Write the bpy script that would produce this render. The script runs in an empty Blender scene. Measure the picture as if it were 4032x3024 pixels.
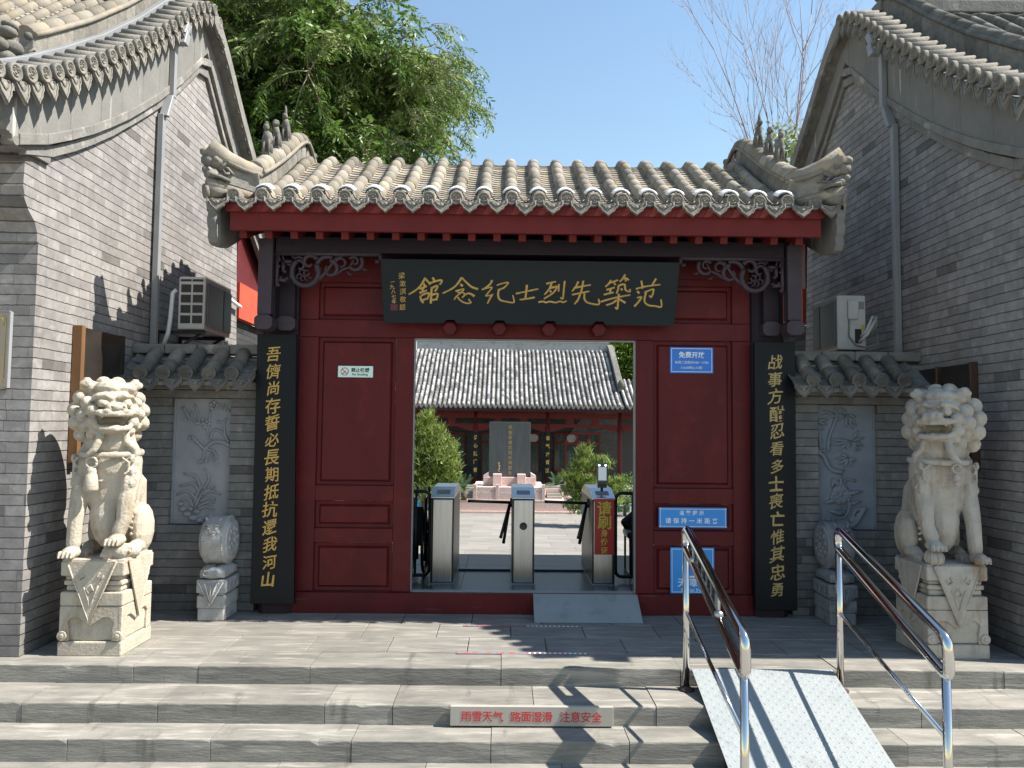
import bpy, bmesh, math, random
from mathutils import Vector, Matrix
S = bpy.context.scene
COL = S.collection
R = math.radians
rnd = random.Random(11)
# ------------------------------------------------------------------ camera, sky, sun, exposure
PITCH, YAW, ROLL, CH = math.atan(178/3028.), .0102, .010, 1.55
cy, sy = math.cos(YAW), math.sin(YAW)
fwd = Vector((sy*math.cos(PITCH), cy*math.cos(PITCH), math.sin(PITCH)))
rgt = Vector((cy, -sy, 0)); upv = rgt.cross(fwd)
cr, sr = math.cos(ROLL), math.sin(ROLL)
RX = cr*rgt + sr*upv; UY = -sr*rgt + cr*upv
cam = bpy.data.cameras.new('camera'); cam.sensor_width = 36; cam.lens = 36*3028/4032.
cam.clip_start = .05; cam.clip_end = 600
co = bpy.data.objects.new('camera', cam); COL.objects.link(co); S.camera = co
co.matrix_world = Matrix(((RX.x, UY.x, -fwd.x, 0), (RX.y, UY.y, -fwd.y, 0), (RX.z, UY.z, -fwd.z, CH), (0, 0, 0, 1)))
SUN = Vector((.83, -.10, 1.0)).normalized()
w = bpy.data.worlds.new('World'); S.world = w; w.use_nodes = True
nt = w.node_tree; bg = nt.nodes['Background']; sky = nt.nodes.new('ShaderNodeTexSky')
sky.sky_type = 'NISHITA'; sky.sun_disc = False
sky.sun_elevation = math.asin(SUN.z); sky.sun_rotation = math.atan2(SUN.x, SUN.y)
sky.air_density = 1.7; sky.dust_density = .3; sky.ozone_density = 3.2; sky.altitude = 50
nt.links.new(sky.outputs[0], bg.inputs[0]); bg.inputs[1].default_value = .085
sl = bpy.data.lights.new('sun', 'SUN'); sl.energy = 5.0; sl.angle = R(.5); sl.color = (1, .945, .86)
so = bpy.data.objects.new('sun', sl); COL.objects.link(so)
so.rotation_euler = SUN.to_track_quat('Z', 'Y').to_euler(); so.location = (20, -5, 30)
S.view_settings.view_transform = 'Standard'; S.view_settings.look = 'None'
S.view_settings.exposure = 1.2; S.view_settings.gamma = 1
S.cycles.max_bounces = 6; S.cycles.diffuse_bounces = 3; S.cycles.glossy_bounces = 3
S.cycles.transparent_max_bounces = 8; S.cycles.caustics_reflective = False

# ------------------------------------------------------------------ materials
def mat(name, col, col2=None, sc=6, rough=.8, metal=0, isl=0, bump=0, bsc=40, st=(1, 1, 1), det=5, spec=None,
        stain=None, ssc=3, sst=(1, 1, 1), slo=.5, shi=.7, lo=.35, hi=.65, st2=None, trans=0):
    m = bpy.data.materials.new(name); m.use_nodes = True; t = m.node_tree; N = t.nodes; L = t.links
    b = N['Principled BSDF']; b.inputs['Roughness'].default_value = rough; b.inputs['Metallic'].default_value = metal
    b.inputs['Specular IOR Level'].default_value = spec if spec is not None else (.5 if rough < .6 else .15)
    g = N.new('ShaderNodeNewGeometry')
    def noise(scale, stretch, detail=det):
        mp = N.new('ShaderNodeMapping'); mp.inputs['Scale'].default_value = stretch
        L.new(g.outputs['Position'], mp.inputs[0])
        n = N.new('ShaderNodeTexNoise'); n.inputs['Scale'].default_value = scale; n.inputs['Detail'].default_value = detail
        n.inputs['Roughness'].default_value = .62
        L.new(mp.outputs[0], n.inputs[0]); return n
    def ramp(sock, a, c):
        r = N.new('ShaderNodeMapRange'); r.inputs[1].default_value = a; r.inputs[2].default_value = c
        L.new(sock, r.inputs[0]); return r.outputs[0]
    def mix(f, a, c, mode='MIX'):
        x = N.new('ShaderNodeMix'); x.data_type = 'RGBA'; x.blend_type = mode
        if isinstance(f, float): x.inputs[0].default_value = f
        else: L.new(f, x.inputs[0])
        for i, q in ((6, a), (7, c)):
            if isinstance(q, tuple): x.inputs[i].default_value = (*q, 1) if len(q) == 3 else q
            else: L.new(q, x.inputs[i])
        return x.outputs[2]
    c = tuple(col)
    if col2: c = mix(ramp(noise(sc, st).outputs[0], lo, hi), tuple(col), tuple(col2))
    if stain: c = mix(ramp(noise(ssc, sst).outputs[0], slo, shi), c, tuple(stain))
    if st2: c = mix(ramp(noise(st2[1], st2[2]).outputs[0], st2[3], st2[4]), c, tuple(st2[0]))
    if isl:
        mr = N.new('ShaderNodeMapRange'); mr.inputs[3].default_value = 1-isl; mr.inputs[4].default_value = 1+isl
        L.new(g.outputs['Random Per Island'], mr.inputs[0])
        cc = N.new('ShaderNodeCombineColor')
        for i in range(3): L.new(mr.outputs[0], cc.inputs[i])
        c = mix(1.0, c, cc.outputs[0], 'MULTIPLY')
    if isinstance(c, tuple): b.inputs['Base Color'].default_value = (*c, 1)
    else: L.new(c, b.inputs['Base Color'])
    if trans:
        tl_ = N.new('ShaderNodeBsdfTranslucent'); ms = N.new('ShaderNodeMixShader'); ms.inputs[0].default_value = trans
        if isinstance(c, tuple): tl_.inputs[0].default_value = (*c, 1)
        else: L.new(c, tl_.inputs[0])
        L.new(b.outputs[0], ms.inputs[1]); L.new(tl_.outputs[0], ms.inputs[2]); L.new(ms.outputs[0], N['Material Output'].inputs[0])
    if bump:
        bn = N.new('ShaderNodeBump'); bn.inputs['Strength'].default_value = min(1, bump); bn.inputs['Distance'].default_value = .01*max(1, bump)
        L.new(noise(bsc, st if st != (1, 1, 1) else (1, 1, 1), 6).outputs[0], bn.inputs['Height']); L.new(bn.outputs[0], b.inputs['Normal'])
    return m

def brick_mat(name, h=.0715, Lb=.29, base=(.230, .216, .206), dark=.6, light=1.28, mortar=(.045, .045, .042), vj=(.17, .17, .165)):
    m = bpy.data.materials.new(name); m.use_nodes = True; t = m.node_tree; N = t.nodes; L = t.links
    b = N['Principled BSDF']; b.inputs['Roughness'].default_value = .92; b.inputs['Specular IOR Level'].default_value = .2
    g = N.new('ShaderNodeNewGeometry')
    def M(op, a, c=None, d=None):
        n = N.new('ShaderNodeMath'); n.operation = op
        for i, q in enumerate((a, c, d)):
            if q is None: continue
            if isinstance(q, (int, float)): n.inputs[i].default_value = q
            else: L.new(q, n.inputs[i])
        return n.outputs[0]
    sp = N.new('ShaderNodeSeparateXYZ'); L.new(g.outputs['Position'], sp.inputs[0])
    sn = N.new('ShaderNodeSeparateXYZ'); L.new(g.outputs['True Normal'], sn.inputs[0])
    side = M('GREATER_THAN', M('ABSOLUTE', sn.outputs[0]), .6)
    u = M('ADD', M('MULTIPLY', sp.outputs[0], M('SUBTRACT', 1, side)), M('MULTIPLY', sp.outputs[1], side))
    wob = N.new('ShaderNodeTexNoise'); wob.inputs['Scale'].default_value = 2.2; L.new(g.outputs['Position'], wob.inputs[0])
    z = M('ADD', sp.outputs[2], M('MULTIPLY', M('SUBTRACT', wob.outputs[0], .5), .016))
    v = M('DIVIDE', z, h); row = M('FLOOR', v); fv = M('FRACT', v)
    def wn(a, c, s):
        cb = N.new('ShaderNodeCombineXYZ')
        for i, q in enumerate((a, c)):
            if isinstance(q, (int, float)): cb.inputs[i].default_value = q
            else: L.new(q, cb.inputs[i])
        cb.inputs[2].default_value = s
        n = N.new('ShaderNodeTexWhiteNoise'); L.new(cb.outputs[0], n.inputs[0]); return n.outputs[0]
    uu = M('ADD', M('DIVIDE', u, Lb), M('ADD', M('MULTIPLY', M('MODULO', row, 2), .5), M('MULTIPLY', wn(row, side, 3.1), .22)))
    colm = M('FLOOR', uu); fu = M('FRACT', uu)
    half = M('LESS_THAN', wn(row, colm, 7.7), .28)
    hpart = M('MULTIPLY', half, M('GREATER_THAN', fu, .5))
    fu2 = M('ADD', M('MULTIPLY', fu, M('SUBTRACT', 1, half)), M('MULTIPLY', M('MULTIPLY', M('FRACT', M('MULTIPLY', fu, 2)), .5), half))
    rv = wn(row, M('ADD', colm, M('MULTIPLY', hpart, .37)), 1.3)
    edge = N.new('ShaderNodeTexNoise'); edge.inputs['Scale'].default_value = 45; edge.inputs['Detail'].default_value = 4; L.new(g.outputs['Position'], edge.inputs[0])
    ed = M('MULTIPLY', M('SUBTRACT', edge.outputs[0], .5), .17)
    fve = M('ADD', fv, ed)
    mh = N.new('ShaderNodeMapRange'); mh.inputs[1].default_value = .03; mh.inputs[2].default_value = .085; mh.inputs[3].default_value = 1; mh.inputs[4].default_value = 0
    L.new(M('MINIMUM', fve, M('SUBTRACT', 1.03, fve)), mh.inputs[0])
    mv = N.new('ShaderNodeMapRange'); mv.inputs[1].default_value = .008; mv.inputs[2].default_value = .022; mv.inputs[3].default_value = 1; mv.inputs[4].default_value = 0
    L.new(M('ADD', fu2, M('MULTIPLY', ed, .12)), mv.inputs[0])
    n2 = N.new('ShaderNodeTexNoise'); n2.inputs['Scale'].default_value = 9; n2.inputs['Detail'].default_value = 8; n2.inputs['Roughness'].default_value = .7; L.new(g.outputs['Position'], n2.inputs[0])
    n3 = N.new('ShaderNodeTexNoise'); n3.inputs['Scale'].default_value = .9; n3.inputs['Detail'].default_value = 4; L.new(g.outputs['Position'], n3.inputs[0])
    br = N.new('ShaderNodeMapRange'); br.inputs[3].default_value = .84; br.inputs[4].default_value = 1.14; L.new(rv, br.inputs[0])
    dk = M('LESS_THAN', wn(colm, row, 5.5), .045)
    f = M('MULTIPLY', br.outputs[0], M('SUBTRACT', 1, M('MULTIPLY', dk, 1-dark)))
    f = M('MULTIPLY', f, M('ADD', .45, M('MULTIPLY', n2.outputs[0], 1.1)))
    f = M('MULTIPLY', f, M('ADD', .72, M('MULTIPLY', n3.outputs[0], .56)))
    n4 = N.new('ShaderNodeTexNoise'); n4.inputs['Scale'].default_value = 14; n4.inputs['Detail'].default_value = 6; L.new(g.outputs['Position'], n4.inputs[0])
    ef = N.new('ShaderNodeMapRange'); ef.inputs[1].default_value = .56; ef.inputs[2].default_value = .68; ef.inputs[3].default_value = 1; ef.inputs[4].default_value = 1.22; L.new(n4.outputs[0], ef.inputs[0]); f = M('MULTIPLY', f, ef.outputs[0])
    dp = N.new('ShaderNodeMapRange'); dp.inputs[1].default_value = .0; dp.inputs[2].default_value = .75; dp.inputs[3].default_value = .72; dp.inputs[4].default_value = 1; L.new(M('ADD', sp.outputs[2], M('MULTIPLY', M('SUBTRACT', n3.outputs[0], .5), 1.1)), dp.inputs[0]); f = M('MULTIPLY', f, dp.outputs[0])
    cc = N.new('ShaderNodeMix'); cc.data_type = 'RGBA'; cc.blend_type = 'MULTIPLY'; cc.inputs[0].default_value = 1
    cc.inputs[6].default_value = (*base, 1)
    k = N.new('ShaderNodeCombineColor')
    for i in range(3): L.new(f, k.inputs[i])
    L.new(k.outputs[0], cc.inputs[7])
    def mixc(fac, a, c):
        x = N.new('ShaderNodeMix'); x.data_type = 'RGBA'; L.new(fac, x.inputs[0]); L.new(a, x.inputs[6]); x.inputs[7].default_value = (*c, 1); return x.outputs[2]
    c1 = mixc(M('MULTIPLY', mv.outputs[0], .8), cc.outputs[2], vj)
    c2 = mixc(M('MULTIPLY', mh.outputs[0], .8), c1, mortar)
    L.new(c2, b.inputs['Base Color'])
    hgt = M('SUBTRACT', M('ADD', M('MULTIPLY', n2.outputs[0], .5), M('MULTIPLY', rv, .25)), M('ADD', M('MULTIPLY', mh.outputs[0], 1.0), M('MULTIPLY', mv.outputs[0], .35)))
    bn = N.new('ShaderNodeBump'); bn.inputs['Strength'].default_value = .8; bn.inputs['Distance'].default_value = .008
    L.new(hgt, bn.inputs['Height']); L.new(bn.outputs[0], b.inputs['Normal'])
    return m

BRICK = brick_mat('grey_brick')
BRICK_H = brick_mat('shade_darkened_brick', base=(.042, .044, .044), mortar=(.03, .03, .03), vj=(.09, .09, .09))  # brick copy darkened in colour to give porch and veranda shade
BRICK2 = brick_mat('grey_brick_low_wall', base=(.17, .17, .165), mortar=(.06, .06, .058), vj=(.2, .2, .195))
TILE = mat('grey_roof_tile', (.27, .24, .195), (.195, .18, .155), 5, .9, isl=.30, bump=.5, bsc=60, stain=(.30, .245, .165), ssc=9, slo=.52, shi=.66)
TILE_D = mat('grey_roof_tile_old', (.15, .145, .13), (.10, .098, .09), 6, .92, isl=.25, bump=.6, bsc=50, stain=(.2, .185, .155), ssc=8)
TILE_E = mat('grey_end_tile', (.22, .205, .175), (.155, .148, .135), 14, .9, isl=.2, bump=.7, bsc=70, stain=(.235, .215, .18), ssc=16, slo=.54, shi=.64)
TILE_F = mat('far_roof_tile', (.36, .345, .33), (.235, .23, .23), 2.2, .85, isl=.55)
FRIEZE = mat('grey_plaster', (.205, .2, .185), (.165, .16, .15), 2.5, .92, bump=.4, bsc=25, stain=(.33, .325, .30), ssc=2.2, sst=(1, 3.2, .35), slo=.60, shi=.70, st2=((.40, .395, .37), 3.0, (1, 4.5, .3), .655, .70))
MOULD = mat('grey_moulding_brick', (.22, .21, .19), (.16, .155, .145), 7, .92, bump=.6, bsc=35, stain=(.32, .3, .27), ssc=5, slo=.58, shi=.68)
RED = mat('dark_red_paint', (.098, .0095, .011), (.078, .0075, .009), 3, .5, bump=.12, bsc=30, st=(1, 1, .3), stain=(.115, .012, .012), ssc=6, spec=.22)
RED_E = mat('eave_red_paint', (.145, .016, .014), (.115, .012, .011), 3, .6, bump=.1, bsc=30, spec=.25)
RED_W = mat('bright_red_paint', (.52, .085, .045), (.46, .07, .04), 3, .7)
PURP = mat('dark_purple_paint', (.024, .017, .024), (.018, .012, .018), 5, .6, spec=.25, bump=.25, bsc=40, st=(.25, 1, 1))
PURP_C = mat('carved_purple_paint', (.052, .038, .050), (.040, .029, .038), 8, .5, spec=.3)
BLACK = mat('black_lacquer', (.005, .0065, .009), (.0075, .0095, .012), 5, .45, spec=.2, bump=.1, bsc=60, st=(1, 1, .1))
BOARD = mat('dark_green_grey_lacquer', (.013, .0185, .022), (.010, .015, .0185), 4, .5, spec=.2, bump=.1, bsc=60, st=(.1, 1, 1))
GOLD = mat('gilt', (.56, .37, .105), (.44, .28, .07), 30, .5, metal=.25, bump=.3, bsc=60)
GOLD2 = mat('dull_gilt', (.45, .33, .12), (.36, .26, .09), 30, .5)
LION = mat('cream_limestone', (.45, .40, .325), (.375, .33, .262), 7, .88, bump=.8, bsc=55, stain=(.26, .205, .14), ssc=4.5, sst=(1.6, 1.6, .5), slo=.56, shi=.72)
LION2 = mat('weathered_limestone', (.44, .405, .35), (.35, .32, .275), 7, .88, bump=.8, bsc=55, stain=(.24, .17, .115), ssc=4, sst=(2, 2, .5), slo=.52, shi=.72)
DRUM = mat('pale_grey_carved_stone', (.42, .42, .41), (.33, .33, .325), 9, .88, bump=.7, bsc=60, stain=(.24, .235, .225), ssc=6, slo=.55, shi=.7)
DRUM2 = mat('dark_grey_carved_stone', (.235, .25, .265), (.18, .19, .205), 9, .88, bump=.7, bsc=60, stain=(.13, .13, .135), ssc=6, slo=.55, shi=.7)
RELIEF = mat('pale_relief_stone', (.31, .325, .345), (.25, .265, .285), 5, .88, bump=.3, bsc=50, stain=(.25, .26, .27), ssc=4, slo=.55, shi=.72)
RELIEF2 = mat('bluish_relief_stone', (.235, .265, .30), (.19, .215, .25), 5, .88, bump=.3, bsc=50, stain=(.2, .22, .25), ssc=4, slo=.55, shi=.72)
STEP = mat('limestone_step', (.25, .236, .208), (.165, .157, .14), 5.0, .8, isl=.13, bump=.45, bsc=22, st=(.55, 1.6, 3.4), stain=(.31, .295, .26), ssc=7, sst=(.35, 2.2, 3), slo=.54, shi=.66, st2=((.115, .108, .095), 3.2, (2.2, .5, .55), .60, .74))
PAVE = mat('limestone_paving', (.235, .22, .193), (.165, .158, .143), 6.0, .62, isl=.08, bump=.25, bsc=30, st=(.5, 2.2, 2.2), stain=(.30, .28, .245), ssc=6, sst=(.4, 2.6, 1), slo=.52, shi=.66, st2=((.15, .142, .128), 1.4, (1, 1, 1), .56, .72))
DPAVE = mat('polished_dark_paving', (.06, .062, .065), (.04, .042, .045), 3, .30, isl=.1, st=(.5, 2, 2), spec=.08)
CPAVE = mat('pale_court_paving', (.27, .255, .23), (.21, .2, .18), 1.3, .8, isl=.06, st=(.4, 2.4, 1))
STREET = mat('street_paving', (.27, .26, .24), (.2, .195, .18), 2, .85, bump=.3)
STEEL = mat('polished_steel', (.62, .60, .57), None, rough=.09, metal=1)
STEEL_B = mat('brushed_steel', (.50, .51, .52), (.42, .43, .44), 6, .3, metal=1, st=(8, 8, .4))
ALU = mat('grey_metal_pipe', (.25, .255, .26), (.21, .215, .22), 3, .55)
GUT = mat('pale_gutter', (.23, .235, .235), (.20, .205, .21), 3, .5)
PLATE = mat('white_painted_plate', (.27, .295, .30), (.24, .265, .27), 4, .5, bump=.2, bsc=80, stain=(.20, .215, .215), ssc=5, slo=.58, shi=.72)
BLK = mat('black_plastic', (.012, .012, .013), None, rough=.4)
RUST = mat('dark_iron', (.05, .045, .042), (.08, .05, .035), 10, .8)
WHITE = mat('white_plastic', (.78, .78, .76), (.70, .70, .68), 6, .5)
CREAM = mat('off_white_casing', (.52, .52, .50), (.44, .44, .425), 5, .5)
BLUE = mat('sign_blue', (.012, .17, .62), None, rough=.38)
BLUE2 = mat('sign_sky_blue', (.02, .26, .68), None, rough=.38)
WTXT = mat('white_letter', (.80, .82, .84), None, rough=.5)
MINT = mat('pale_mint_sign', (.62, .82, .74), None, rough=.4)
INK = mat('black_letter', (.012, .012, .014), None, rough=.5)
REDL = mat('red_letter', (.50, .015, .02), None, rough=.5)
SIGNB = mat('beige_sign', (.36, .34, .295), (.33, .31, .265), 5, .45)
BANNER = mat('red_banner', (.36, .012, .015), None, rough=.4)
YEL = mat('yellow_letter', (.50, .42, .05), None, rough=.5)
BRASSP = mat('tinted_plaque', (.30, .25, .21), (.25, .21, .18), 2, .22, metal=.55)
WOOD = mat('brown_wood', (.20, .105, .05), (.14, .075, .035), 12, .6, st=(1, 1, .12))
WOOD_D = mat('dark_brown_wood', (.06, .03, .02), (.045, .022, .015), 12, .5, st=(1, 1, .12))
PLAQ = mat('dark_plaque', (.022, .018, .016), (.04, .034, .03), 4, .25)
GRAN = mat('pink_granite', (.60, .465, .42), (.50, .39, .355), 14, .7, isl=.06)
STELE = mat('dark_polished_stone', (.055, .065, .068), (.075, .085, .087), 5, .32, st=(1.5, 1, .25))
HRED = mat('hall_red_paint', (.105, .016, .014), (.085, .012, .011), 3, .6, spec=.25)
GLASS = mat('dark_window_glass', (.025, .035, .034), (.06, .08, .075), 5, .12, st=(4, 1, .4))
PALEG = mat('bright_pane', (.30, .32, .34), None, rough=.2)
BLUEF = mat('blue_fence_paint', (.03, .22, .58), None, rough=.5)
LEAF = mat('leaf_green', (.125, .205, .036), (.08, .15, .026), 2.5, .5, isl=.45, trans=.35)
LEAF_L = mat('leaf_pale_green', (.27, .32, .12), (.19, .25, .075), 2.5, .55, isl=.4, trans=.35)
LEAF_B = mat('leaf_bright', (.15, .24, .02), (.10, .17, .015), 2, .5, isl=.4, trans=.35)
PINE = mat('pine_needles', (.21, .27, .055), (.14, .20, .04), 3, .55, isl=.4, trans=.35)
CYC = mat('cycad_green', (.06, .13, .035), (.04, .09, .025), 5, .4, isl=.2)
BARK = mat('bark', (.13, .105, .075), (.09, .07, .05), 10, .9)
TWIG = mat('pale_twig', (.36, .32, .24), (.28, .24, .17), 10, .9)
TWIG_P = mat('bare_twig', (.34, .31, .33), (.28, .25, .27), 10, .9)
TAPE_R = mat('floor_tape', (.33, .10, .10), (.20, .20, .24), 30, .4, st=(1, .2, .2), lo=.48, hi=.52)
SCREEN = bpy.data.materials.new('lit_screen'); SCREEN.use_nodes = True
_b = SCREEN.node_tree.nodes['Principled BSDF']; _b.inputs['Base Color'].default_value = (.1, .13, .15, 1)
_b.inputs['Emission Color'].default_value = (.6, .75, .8, 1); _b.inputs['Emission Strength'].default_value = .22; _b.inputs['Roughness'].default_value = .15
LED = bpy.data.materials.new('lit_lamp_lens'); LED.use_nodes = True
_b = LED.node_tree.nodes['Principled BSDF']; _b.inputs['Emission Color'].default_value = (1, .96, .88, 1); _b.inputs['Emission Strength'].default_value = 1.6

# ------------------------------------------------------------------ mesh builder
class MB:
    def __init__(s): s.v = []; s.f = []; s.s = []
    def add(s, vs, fs, sm=False):
        o = len(s.v); s.v += [tuple(p) for p in vs]; s.f += [tuple(i+o for i in f) for f in fs]; s.s += [sm]*len(fs); return s
    def box(s, x0, x1, y0, y1, z0, z1, m=None):
        vs = [Vector((x, y, z)) for x in (x0, x1) for y in (y0, y1) for z in (z0, z1)]
        if m: vs = [m @ p for p in vs]
        return s.add(vs, [(0, 1, 3, 2), (4, 6, 7, 5), (0, 4, 5, 1), (2, 3, 7, 6), (0, 2, 6, 4), (1, 5, 7, 3)])
    def tube(s, pts, r, n=8, cap=True, sm=True, flat=1.0):
        pts = [Vector(p) for p in pts]; k = len(pts)
        rs = r if isinstance(r, (list, tuple)) else [r]*k
        ts = [(pts[min(i+1, k-1)]-pts[max(i-1, 0)]).normalized() for i in range(k)]
        a = Vector((0, 0, 1)) if abs(ts[0].z) < .9 else Vector((1, 0, 0))
        nrm = (a - ts[0]*a.dot(ts[0])).normalized(); vs = []
        for i in range(k):
            nrm = (nrm - ts[i]*nrm.dot(ts[i])).normalized(); b = ts[i].cross(nrm)
            for j in range(n):
                q = 2*math.pi*j/n; vs.append(pts[i] + nrm*math.cos(q)*rs[i] + b*math.sin(q)*rs[i]*flat)
        fs = [(i*n+j, i*n+(j+1) % n, (i+1)*n+(j+1) % n, (i+1)*n+j) for i in range(k-1) for j in range(n)]
        s.add(vs, fs, sm)
        if cap:
            o = len(s.v)-len(vs); s.f += [tuple(o+j for j in range(n)), tuple(o+(k-1)*n+j for j in range(n))]; s.s += [False, False]
        return s
    def ell(s, c, r, n=12, m=None, rot=None):
        c = Vector(c); r = (r, r, r) if isinstance(r, (int, float)) else r; h = max(4, n//2); vs = []
        for i in range(h+1):
            a = math.pi*i/h
            for j in range(n):
                b = 2*math.pi*j/n
                p = Vector((r[0]*math.sin(a)*math.cos(b), r[1]*math.sin(a)*math.sin(b), r[2]*math.cos(a)))
                if rot: p = rot @ p
                p = c+p
                vs.append(m @ p if m else p)
        return s.add(vs, [(i*n+j, i*n+(j+1) % n, (i+1)*n+(j+1) % n, (i+1)*n+j) for i in range(h) for j in range(n)], True)
    def cyl(s, a, b, r, n=16, sm=True): return s.tube([a, b], r, n, True, sm)
    def lathe(s, prof, c, ax='z', n=24, sm=True):
        vs = []
        for r, t in prof:
            for j in range(n):
                q = 2*math.pi*j/n; u, v = r*math.cos(q), r*math.sin(q)
                p = {'z': (u, v, t), 'x': (t, u, v), 'y': (u, t, v)}[ax]
                vs.append(Vector(p)+Vector(c))
        k = len(prof)
        s.add(vs, [(i*n+j, i*n+(j+1) % n, (i+1)*n+(j+1) % n, (i+1)*n+j) for i in range(k-1) for j in range(n)], sm)
        o = len(s.v)-len(vs)
        s.f += [tuple(o+j for j in range(n)), tuple(o+(k-1)*n+j for j in range(n))]; s.s += [False]*2
        return s
    def prism(s, poly, pl, a, b, m=None):
        def P(u, v, t): return Vector({'yz': (t, u, v), 'xz': (u, t, v), 'xy': (u, v, t)}[pl])
        n = len(poly); vs = [P(u, v, a) for u, v in poly]+[P(u, v, b) for u, v in poly]
        if m: vs = [m @ p for p in vs]
        return s.add(vs, [tuple(range(n)), tuple(range(2*n-1, n-1, -1))]+[(i, (i+1) % n, n+(i+1) % n, n+i) for i in range(n)])
    def strip(s, top, bot, pl, a, b):                     # band between two poly-lines, thickness a..b
        k = len(top)
        for i in range(k-1): s.prism([top[i], top[i+1], bot[i+1], bot[i]], pl, a, b)
        return s
    def build(s, name, m, parent=None, bevel=0, local=False, bs=2, weld=False, solid=0):
        me = bpy.data.meshes.new(name); off = Vector((0, 0, 0))
        if parent and not local: off = WORLD(parent)
        me.from_pydata([tuple(Vector(p)-off) for p in s.v], [], s.f)
        me.polygons.foreach_set('use_smooth', s.s)
        bm = bmesh.new(); bm.from_mesh(me)
        if weld: bmesh.ops.remove_doubles(bm, verts=bm.verts, dist=1e-5)
        bmesh.ops.recalc_face_normals(bm, faces=bm.faces); bm.to_mesh(me); bm.free()
        me.materials.append(m); o = bpy.data.objects.new(name, me); COL.objects.link(o)
        if parent: o.parent = parent
        if bevel:
            md = o.modifiers.new('bevel', 'BEVEL'); md.width = bevel; md.segments = bs; md.limit_method = 'ANGLE'; md.angle_limit = R(35)
        return o
def WORLD(o):
    p = Vector((0, 0, 0))
    while o: p += o.location; o = o.parent
    return p
def tag(o, label, cat, group=None):
    o['label'] = label; o['category'] = cat
    if group: o['group'] = group
    return o
def thing(name, label, cat, loc=(0, 0, 0), group=None):
    o = bpy.data.objects.new(name, None); o.empty_display_size = .1; COL.objects.link(o); o.location = loc
    return tag(o, label, cat, group)
def kind(o, k): o['kind'] = k; return o
def pcopy(o, parent, loc, rot=None):
    c = o.copy(); COL.objects.link(c); c.parent = parent; c.location = Vector(loc)-WORLD(parent)
    if rot: c.rotation_euler = rot
    return c
def tcopy(o, loc, label=None):
    c = o.copy(); COL.objects.link(c); c.location = loc
    if label: c['label'] = label
    for ch in o.children:
        d = ch.copy(); COL.objects.link(d); d.parent = c
    return c

# ------------------------------------------------------------------ lettering
def glyphs(body, size, bold=0., ext=.003, shear=0., res=3):
    c = bpy.data.curves.new('t', 'FONT'); c.body = body; c.size = size; c.offset = bold*size; c.extrude = ext
    c.align_x = 'CENTER'; c.align_y = 'CENTER'; c.shear = shear; c.resolution_u = res
    o = bpy.data.objects.new('t', c); COL.objects.link(o)
    me = bpy.data.meshes.new_from_object(o.evaluated_get(bpy.context.evaluated_depsgraph_get()))
    vs = [v.co.copy() for v in me.vertices]; fs = [tuple(p.vertices) for p in me.polygons]
    bpy.data.objects.remove(o); bpy.data.curves.remove(c); bpy.data.meshes.remove(me)
    return vs, fs
def put(mb, body, size, m, bold=0., ext=.003, shear=0., sx=1., warp=0., seed=0, mid=True):
    vs, fs = glyphs(body, size, bold, ext, shear)
    if warp and len(vs) < 130: vs, fs = glyphs(body, size, bold*2.2, ext, shear)
    if mid and vs:
        xs = [v.x for v in vs]; ys = [v.y for v in vs]; cx = (min(xs)+max(xs))/2; cyy = (min(ys)+max(ys))/2
        for v in vs: v.x -= cx; v.y -= cyy
    if warp:
        q = random.Random(seed); a, b, c2, d = [q.uniform(0, 6.3) for _ in range(4)]; sl = q.uniform(.06, .2); k = 4.0/size; amp = warp*size
        for v in vs:
            x, y = v.x, v.y
            v.x = x + amp*math.sin(k*y+a)+.5*amp*math.sin(2.3*k*y+.8*k*x+c2)
            v.y = y + sl*x + amp*math.sin(k*x+b)+.5*amp*math.sin(2.1*k*x+.7*k*y+d)
    mb.add([m @ Vector((v.x*sx, -v.z, v.y)) for v in vs], fs)
def T(x, y, z): return Matrix.Translation((x, y, z))
def vertical(mb, body, size, m, pitch, **k):
    for i, ch in enumerate(body): put(mb, ch, size*rnd.uniform(.92, 1.06) if k.get('warp') else size, m @ T(rnd.uniform(-.01, .01) if k.get('warp') else 0, 0, -i*pitch), seed=i*7+len(body), **k)
def stroke(mb, pts, m, h=.006):                           # a brush stroke: ribbon of changing width with a raised spine
    P = [Vector((a, b)) for a, b, _ in pts]; W = [c for _, _, c in pts]; Q = []; V = []
    k = len(P)
    for i in range(k-1):                                  # smooth the path
        p0, p1, p2, p3 = P[max(i-1, 0)], P[i], P[i+1], P[min(i+2, k-1)]
        for t in (0, .25, .5, .75):
            Q.append(.5*((2*p1)+(p2-p0)*t+(2*p0-5*p1+4*p2-p3)*t*t+(3*p1-p0-3*p2+p3)*t**3)); V.append(W[i]+(W[i+1]-W[i])*t)
    Q.append(P[-1]); V.append(W[-1]); vs = []; n = len(Q)
    for i in range(n):
        d = (Q[min(i+1, n-1)]-Q[max(i-1, 0)]); d = d.normalized() if d.length > 1e-9 else Vector((1, 0)); q = Vector((-d.y, d.x))*V[i]/2
        for e, y in ((1, 0), (.55, -h*.8), (0, -h), (-.55, -h*.8), (-1, 0)):
            vs.append(m @ Vector((Q[i].x+q.x*e, y, Q[i].y+q.y*e)))
    mb.add(vs, [(i*5+j, i*5+j+1, i*5+j+6, i*5+j+5) for i in range(n-1) for j in range(4)]+[(0, 1, 2, 3, 4), tuple((n-1)*5+j for j in range(5))], True)

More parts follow.
